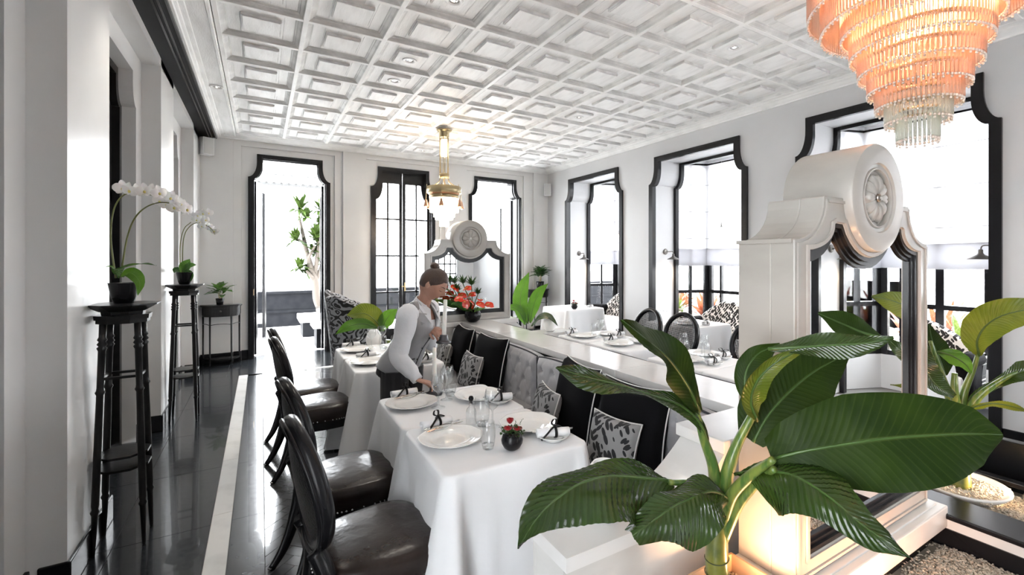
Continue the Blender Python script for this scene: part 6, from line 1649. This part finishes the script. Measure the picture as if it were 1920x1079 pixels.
# ================================================================== THE WAITRESS
def person():
    root = thing('person', 'waitress in grey waistcoat leaning over the second table, placing a candlestick', 'person', (.76, 3.30, 0)); org = Vector((.76, 3.30, 0))
    V = Vector
    f = V((.66, -.75, 0)).normalized(); r = V((f.y, -f.x, 0))      # facing, her right
    skin = mat('skin', (.48, .27, .20), .45, sss=.12, c2=(.43, .23, .165), scale=12)
    H = V((.835, 3.275, .90)); N = V((.955, 3.19, 1.285)); RS = V((.805, 3.035, 1.235)); LS = V((1.045, 3.315, 1.235))
    RE = at(748, 668, 2.97); RW = at(783, 713, 2.92); LE = V((1.05, 3.33, .99)); LW = at(806, 613, 3.20)
    def loft(rings, seg=28, pw=2.3):
        """rings: (centre, right vec half, fwd vec half) """
        mb = MB()
        for c, a, b in rings:
            for k in range(seg):
                t = 2*PI*k/seg; ct, st = math.cos(t), math.sin(t)
                mb.v.append(c+a*math.copysign(abs(ct)**(2/pw), ct)+b*math.copysign(abs(st)**(2/pw), st))
        n = len(rings)
        mb.f = [(i*seg+k, i*seg+(k+1) % seg, (i+1)*seg+(k+1) % seg, (i+1)*seg+k) for i in range(n-1) for k in range(seg)]
        mb.f += [tuple(range(seg))[::-1], tuple((n-1)*seg+k for k in range(seg))]
        return mb
    def add(mb, m2): mb.add(m2.v, m2.f)
    # spine frames
    ax = (N-H).normalized(); fw = (f-ax*f.dot(ax)).normalized(); sr = ax.cross(fw)*-1
    sr = r.copy(); sr = (sr-ax*sr.dot(ax)).normalized()
    def S(t): return H.lerp(N, t)
    def torso(k=1.0, t0=-.15, t1=1.0, ext=0):
        #      t, half width, half depth, forward shift
        T = [(-.30, .150, .095, -.015), (-.15, .156, .100, -.018), (.0, .150, .098, -.01), (.15, .134, .090, 0), (.30, .124, .086, .005), (.45, .128, .092, .010), (.60, .142, .104, .018), (.72, .152, .106, .018), (.84, .165, .095, .004), (.93, .150, .075, -.008), (1.0, .085, .055, -.012), (1.04, .055, .05, -.012)]
        out = []
        for t, a, b, s in T:
            if t0-1e-6 <= t <= t1+1e-6: out.append((S(t)+fw*s, sr*(a*k+ext), fw*(b*k+ext)))
        return out
    # ---------------- body (one continuous mesh by voxel remesh)
    body = loft(torso(.90, -.30, 1.04))
    def limb(pts, rad, seg=14): body.tube(catmull(pts, 5), [lerpl(rad, i/(len(pts)*5-5)) for i in range(len(pts)*5-4)], seg)
    Rh, Lh = H-V((0, 0, .07))+r*.085, H-V((0, 0, .07))-r*.085
    RA = V((.70, 3.20, .08)); LA = V((.90, 3.42, .08))
    for hp, an in ((Rh, RA), (Lh, LA)):
        kn = hp.lerp(an, .52)+f*.015
        limb([hp, hp.lerp(kn, .5), kn, kn.lerp(an, .45)-f*.01, an], [.082, .072, .052, .050, .034])
        body.tube([an-f*.05-V((0, 0, .03)), an+f*.06-V((0, 0, .045)), an+f*.17-V((0, 0, .058))], [.036, .034, .022], 12)
    limb([RS, RS.lerp(RE, .5), RE], [.040, .036, .032]); limb([RE, RE.lerp(RW, .5), RW], [.032, .029, .023])
    limb([LS, LS.lerp(LE, .5), LE], [.040, .036, .032]); limb([LE, LE.lerp(LW, .5), LW], [.032, .029, .023])
    # neck, head
    C = V((1.005, 3.125, 1.432)); hf = V((.60, -.56, -.55)).normalized(); hu = (V((.30, -.20, 1))-hf*V((.30, -.20, 1)).dot(hf)).normalized(); hr = hf.cross(hu).normalized()
    limb([S(.97)-fw*.015, N.lerp(C, .35)-f*.012, C-hu*.045-hf*.02], [.056, .047, .048])
    def headp(th, ph, grow=0):
        """th polar from top, ph azimuth 0 = front, + = her right"""
        x = math.sin(th)*math.sin(ph); y = math.sin(th)*math.cos(ph); z = math.cos(th)
        jaw = max(0, -z); wx = .071*(1-.40*jaw**1.4); wy = .092*(1-.14*jaw) if y > 0 else .094; wz = .108 if z > 0 else .112
        px, py, pz = x*wx, y*wy, z*wz
        if y > 0:
            py += .006*jaw*y
            g = lambda cx, cz, sx, sz: math.exp(-((px-cx)/sx)**2-((pz-cz)/sz)**2)
            py += .022*g(0, -.022, .010, .014)+.012*g(0, -.004, .007, .020)             # nose
            py += -.010*(g(.029, .004, .015, .011)+g(-.029, .004, .015, .011))            # eye sockets
            py += .005*(g(.029, .003, .011, .006)+g(-.029, .003, .011, .006))             # lids
            py += .005*(g(.026, .024, .022, .007)+g(-.026, .024, .022, .007))             # brow
            py += .006*(g(0, -.052, .018, .0045)+g(0, -.062, .015, .005))-.003*g(0, -.057, .02, .0025)  # lips
            py += .007*g(0, -.088, .016, .012)+.004*(g(.04, -.025, .02, .02)+g(-.04, -.025, .02, .02))
        s = 1+grow
        return C+hr*(px*s)+hf*(py*s)+hu*(pz*s)
    def headgrid(mb, fn, nt=64, np_=80, t0=0, t1=PI):
        mb.grid(lambda u, v: fn(t0+(t1-t0)*v, 2*PI*u-PI), np_, nt, closeu=True)
    headgrid(body, headp)
    for s in (-1, 1):     # ears
        e = C+hr*s*.070-hf*.006-hu*.006
        rot = Matrix((hr, hf, hu)).transposed(); body.sphere(e, .028, 12, 8, sc=(.35, .60, 1.0), rot=rot)
    # hands ---------------------------------------------------------
    def hand(wr, palm_dir, palm_n, thumb_side, curls, spread=.12, L=1.0):
        """palm_dir wrist->knuckles, palm_n outwards from the back of the hand"""
        d = palm_dir.normalized(); n = (palm_n-d*palm_n.dot(d)).normalized(); s = d.cross(n).normalized()*thumb_side
        k = wr+d*.085*L
        body.tube([wr-d*.01, wr+d*.03, wr+d*.06, k], [.022, .027, .031, .026], 14, up=n, flat=.50)
        for i, (len_, rad) in enumerate(((.072, .0088), (.080, .0090), (.074, .0086), (.058, .0076))):
            o = s*(.030-.020*i); b = wr+d*(.070-.004*abs(i-1.2))*L+o; c = curls[i]; P = [b-d*.02]; P.append(b+d*.012); ang = 0; cur = P[-1]
            sp = s*spread*(1-i*.66)
            for j, fr in enumerate((.45, .32, .25)):
                ang += c*(.75 if j == 0 else 1); dd = (d*math.cos(ang)-n*math.sin(ang)+sp*.5).normalized(); cur = cur+dd*len_*fr*L; P.append(cur)
            body.tube(P, [rad*1.05, rad*1.05, rad, rad*.92, rad*.7], 9)
        b = wr+d*.028+s*.022
        P = [b-s*.008, b+s*.018+d*.016-n*.008, b+s*.026+d*.044-n*.022, b+s*.020+d*.066-n*.036]
        body.tube(P, [.012, .0115, .010, .0075], 9)
        return d, n, s
    cs = V((.945, 2.865, .7505))                              # standing candlestick
    tgt = cs+V((-.02, .012, .055))
    hd = (tgt-RW); hand(RW, V((hd.x, hd.y, -.03)).normalized(), V((-.1, .15, 1)), -1, [.42, .46, .52, .6])
    lc = at(830, 628, 3.13); hl = (lc-LW)
    hand(LW, (hl*.85+V((0, 0, .0))).normalized(), V((-.25, -.2, .9)), 1, [.55, .6, .65, .7])
    o = body.build('body', skin, root, smooth=True, origin=None); o.data.transform(Matrix.Translation(-org))
    md = o.modifiers.new('weld', 'REMESH'); md.mode = 'VOXEL'; md.voxel_size = .0035; md.use_smooth_shade = True
    ms = o.modifiers.new('smooth', 'SMOOTH'); ms.factor = .5; ms.iterations = 3
    def B(mb, name, m, **k):
        oo = mb.build(name, m, root, **k); oo.data.transform(Matrix.Translation(-org)); return oo
    # face details
    lip = mat('lips', (.50, .16, .14), .35)
    mb = MB()
    for cz, hz, w_ in ((-.0525, .0034, .0215), (-.0605, .0042, .0175)):
        def lf_(u, v, cz=cz, hz=hz, w_=w_):
            x = (u-.5)*2*w_; z = cz+(v-.5)*2*hz*(1-(2*u-1)**2)**.6
            th = math.acos(max(-1, min(1, z/.112))); sx = x/(.071*(1-.40*max(0, -math.cos(th))**1.4)*max(.2, math.sin(th))); ph = math.asin(max(-1, min(1, sx)))
            return headp(th, ph)+hf*(.0016*math.sin(PI*v)+.0004)
        mb.grid(lf_, 14, 5)
    B(mb, 'lips', lip, smooth=True)
    browm = mat('brow_hair', (.06, .035, .025), .7)
    for s in (-1, 1):
        mb = MB(); P = []
        for k in range(9):
            x = s*(.012+.034*k/8); z = .021+.006*math.sin(PI*k/8*.8); th = math.acos(z/.108); sx = x/(.071*math.sin(th)); P.append(headp(th, math.asin(sx))+hf*.0010)
        mb.tube(P, [.0015, .0022, .0026, .0026, .0024, .002, .0018, .0014, .0008], 6, up=hf, flat=.4); B(mb, 'eyebrow', browm, smooth=True)
        mb = MB(); P = []
        for k in range(9):
            x = s*(.017+.024*k/8); z = -.001-.004*math.sin(PI*k/8); th = math.acos(z/.112); sx = x/(.071*math.sin(th)); P.append(headp(th, math.asin(sx))+hf*.0012)
        mb.tube(P, [.0009, .0013, .0016, .0018, .0018, .0017, .0016, .0014, .0010], 6, up=hf, flat=.6); B(mb, 'eyelashes', browm, smooth=True)
    # hair
    hair = mat('dark_brown_hair', (.035, .018, .013), .38, c2=(.07, .038, .026), scale=6, detail=2, stretch=(1, 1, 1), bump=.35, bscale=140, sheen=.2)
    mb = MB()
    nt, np_ = 40, 72
    def hairp(v, ph):
        a = abs(ph); 
        lim = 1.02 if a < .5 else (1.02+(a-.5)*.62 if a < 1.25 else (1.485+(a-1.25)*.75 if a < 1.9 else 1.97+(a-1.9)*.12))
        th = lim*v; g = .055+.055*math.sin(min(1, v)*PI)**.6*(.6+.4*(a/PI)); 
        if v > .94: g *= (1-v)/.06*.7+.12
        p = headp(th, ph, g); st = .0010*math.sin(ph*34+3*th)+.0016*noise.noise(V((ph*5, th*3, 0)))
        return p+(p-C).normalized()*st
    mb.grid(lambda u, v: hairp(v, 2*PI*u-PI), np_, nt, closeu=True); B(mb, 'hair', hair, smooth=True)
    bc = C+hu*.105-hf*.060; mb = MB(); b_ = len(mb.v)
    rot = Matrix((hr, hf, hu)).transposed()
    mb.grid(lambda u, v: bc+rot@V(((.034+.002*math.sin(u*2*PI*6+v*9))*math.sin(v*PI)*math.cos(2*PI*u), (.034+.002*math.sin(u*2*PI*6+v*9))*math.sin(v*PI)*math.sin(2*PI*u), .028*math.cos(v*PI))), 40, 20, closeu=True)
    B(mb, 'hair_bun', hair, smooth=True)
    # ---------------- shirt: body, sleeves, cuffs, collar
    shirt = mat('white_shirt_cotton', (.70, .71, .74), .75, sheen=.2, bump=.6, bscale=14)
    def sleeve(P, R_, seed):
        Q = catmull(P, 12); n = len(Q); seg = 26; mb = MB(); L = 0
        t_prev = None
        for i in range(n):
            t = (Q[min(i+1, n-1)]-Q[max(i-1, 0)]).normalized()
            if t_prev is None: t_prev = f.cross(t).normalized()
            sd = (t_prev-t*t_prev.dot(t)).normalized(); t_prev = sd; u2 = sd.cross(t).normalized(); rr = lerpl(R_, i/(n-1))*.93
            for k in range(seg):
                a = 2*PI*k/seg; w_ = i/(n-1)
                q = rr*(1.02+.16*noise.noise(V((math.cos(a)*1.4, math.sin(a)*1.4, w_*6+seed)))+.035*math.sin(w_*26+2.5*math.sin(a+seed))*math.exp(-((w_-.52)/.16)**2)+.04*math.sin(w_*40+2*a)*max(0, w_-.78)*4)
                mb.v.append(Q[i]+sd*math.cos(a)*q+u2*math.sin(a)*q)
        mb.f = [(i*seg+k, i*seg+(k+1) % seg, (i+1)*seg+(k+1) % seg, (i+1)*seg+k) for i in range(n-1) for k in range(seg)]+[tuple(range(seg))[::-1]]
        return mb
    B(sleeve([RS+(N-RS)*.22, RS+V((0, 0, .005)), RS.lerp(RE, .5), RE, RE.lerp(RW, .5), RE.lerp(RW, .93)], [.058, .068, .070, .066, .064, .060, .054, .050, .036], 1), 'sleeve', shirt, smooth=True)
    B(sleeve([LS+(N-LS)*.22, LS+V((0, 0, .005)), LS.lerp(LE, .5), LE, LE.lerp(LW, .5), LE.lerp(LW, .88)], [.056, .066, .066, .062, .058, .052, .046, .042, .034], 5), 'sleeve', shirt, smooth=True)
    for E_, W_, k in ((RE, RW, .93), (LE, LW, .86)):
        p = E_.lerp(W_, k); d = (W_-E_).normalized(); mb = MB(); mb.tube([p-d*.028, p-d*.012, p+d*.014, p+d*.016], [.035, .037, .035, .031], 24); B(mb, 'cuff', shirt, smooth=True)
    mb = loft(torso(1.0, .30, 1.04, .006)); mb.f = [q for q in mb.f if len(q) > 4 or not (q[0]//28 >= 4 and 5 <= (q[0] % 28) <= 8)][:]; mb.f = [q for q in mb.f if len(q) == 4]; B(mb, 'shirt_body', shirt, smooth=True)
    # collar : standing band + two long points
    nb = N-fw*.004+ax*.010
    mb = MB()
    def coll(u, v):
        a = -2.55+5.1*u; rad = .060+.010*v; drop = .034*(1-v)-.020*v
        q = nb+sr*math.sin(a)*rad*1.06-fw*math.cos(a)*rad*.98+ax*(.020+.016*math.cos(a)-v*.030)
        return q
    mb.grid(coll, 30, 4); B(mb, 'collar_band', shirt, smooth=True, solid=.003)
    for s in (-1, 1):
        a0 = nb+sr*s*.062-fw*.02+ax*.026; a1 = nb+sr*s*.028+fw*.075-ax*.010; tip = nb+sr*s*.066+fw*.142-ax*.085; a2 = nb+sr*s*.100+fw*.040-ax*.018
        mb = MB(); mb.add([a0+fw*.0, a1+fw*.006, tip+fw*.004, a2], [(0, 1, 2, 3)])
        B(mb, 'collar_point', shirt, solid=.004)
    # skin of the open neck (v)
    # ---------------- waistcoat
    vest = mat('grey_waistcoat', (.25, .25, .26), .42, sheen=.4, c2=(.30, .30, .31), scale=4, bump=.12, bscale=26)
    rings = torso(1.05, -.15, .93, .012); seg = 44
    mb = MB(); cols = []
    R2 = []
    for i in range(len(rings)-1):
        for k in range(4): q = k/4; R2.append(tuple(rings[i][j].lerp(rings[i+1][j], q) for j in range(3)))
    R2.append(rings[-1]); n = len(R2)
    for i, (c, a, b) in enumerate(R2):
        tt = i/(n-1)
        for k in range(seg):
            t = 2*PI*k/seg; ct, st = math.cos(t), math.sin(t)
            w_ = 1+.02*noise.noise(V((ct*2, st*2, tt*9)))+.012*math.sin(tt*38+3*ct)*math.exp(-((tt-.42)/.16)**2)
            p = c+a*(math.copysign(abs(ct)**(2/2.3), ct)*w_)+b*(math.copysign(abs(st)**(2/2.3), st)*w_)
            if i < 4 and st > .35: p = p-ax*(4-i)*.013*max(0, 1-abs(abs(ct)-.35)/.4)    # points at the front hem
            mb.v.append(p)
    for i in range(n-1):
        tt = i/(n-1)
        for k in range(seg):
            t = 2*PI*(k+.5)/seg; ct, st = math.cos(t), math.sin(t)
            if st > 0 and tt > .70 and abs(ct) < (tt-.70)/.30*.36: continue            # V neck
            if abs(ct) > .86 and tt > .80: continue                                  # arm holes
            mb.f.append((i*seg+k, i*seg+(k+1) % seg, (i+1)*seg+(k+1) % seg, (i+1)*seg+k))
    vo = B(mb, 'waistcoat', vest, smooth=True, solid=.004)
    # shoulder straps of the waistcoat over the shirt
    for s, SH in ((1, RS), (-1, LS)):
        p0 = S(.86)+sr*s*.125-fw*.085; p1 = S(1.0)+sr*s*.090-fw*.020+ax*.028; p2 = S(.93)+sr*s*.105+fw*.060; p3 = S(.82)+sr*s*.100+fw*.112
        mb = MB(); Q = catmull([p0, p1, p2, p3], 6)
        for i, q in enumerate(Q): w_ = .052; mb.v += [q-sr*w_*s*.9+ax*.004, q+sr*w_*s*.55-ax*.020]
        mb.f = [(2*i, 2*i+1, 2*i+3, 2*i+2) for i in range(len(Q)-1)]; B(mb, 'waistcoat_shoulder', vest, smooth=True, solid=.005)
    edge = mat('dark_edging', (.03, .03, .032), .6)
    mb = MB(); P = []
    for t, w_ in ((-.17, .030), (-.05, .012), (.15, .010), (.35, .012), (.55, .016), (.62, .020)):
        rg = None
        Tt = torso(1.05, -.30, 1.0, .018); ts = [-.30, -.15, 0, .15, .30, .45, .60, .72, .84, .93, 1.0]
        for i in range(len(ts)-1):
            if ts[i] <= t <= ts[i+1]: q = (t-ts[i])/(ts[i+1]-ts[i]); c_ = Tt[i][0].lerp(Tt[i+1][0], q); b_ = Tt[i][2].lerp(Tt[i+1][2], q)
        P.append(c_+b_-sr*(w_-.02))
    mb.tube(catmull(P, 4), .003, 6); B(mb, 'front_edging', edge, smooth=True)
    for k in range(4):
        p = catmull(P, 4)[4+k*4]; mb = MB(); mb.sphere(p+fw*.003-sr*-.012, .0065, 8, 6); B(mb, 'button', edge, smooth=True)
    for s in (1,):
        c0 = S(.16)+sr*.085+fw*.108; mb = MB(); mb.obox(c0, (.036, .003, .004), Matrix((sr, fw, ax)).transposed()); B(mb, 'pocket_slit', edge)
    # ---------------- trousers, shoes
    tro = mat('black_trousers', (.010, .010, .012), .7, sheen=.15, bump=.1, bscale=50)
    mb = loft([(S(t)+fw*s_, sr*a, fw*b) for t, a, b, s_ in ((.10, .140, .096, 0), (-.02, .155, .105, -.01), (-.15, .162, .110, -.02), (-.28, .158, .108, -.018))])
    for hp, an in ((Rh, RA), (Lh, LA)):
        kn = hp.lerp(an, .52)+f*.015; Q = catmull([hp+V((0, 0, .02)), hp.lerp(kn, .5), kn, kn.lerp(an, .5), an+V((0, 0, -.02))], 6)
        mb.tube(Q, [lerpl([.096, .088, .068, .062, .058, .060], i/(len(Q)-1)) for i in range(len(Q))], 18)
    to = B(mb, 'trousers', tro, smooth=True); md = to.modifiers.new('weld', 'REMESH'); md.mode = 'VOXEL'; md.voxel_size = .006; md.use_smooth_shade = True
    for an in (RA, LA):
        mb = MB(); mb.tube([an-f*.075-V((0, 0, .045)), an-V((0, 0, .035)), an+f*.08-V((0, 0, .045)), an+f*.19-V((0, 0, .058))], [.030, .040, .038, .018], 14); mb.box(0, 0, 0, 0, 0, 0)
        B(mb, 'shoe', M['black'], smooth=True)
    return lc
lc = person()
candlestick('white candle in pewter holder held up in the waitress\'s left hand', lc+Vector((.004, -.006, -.058)), (-.04, .06))
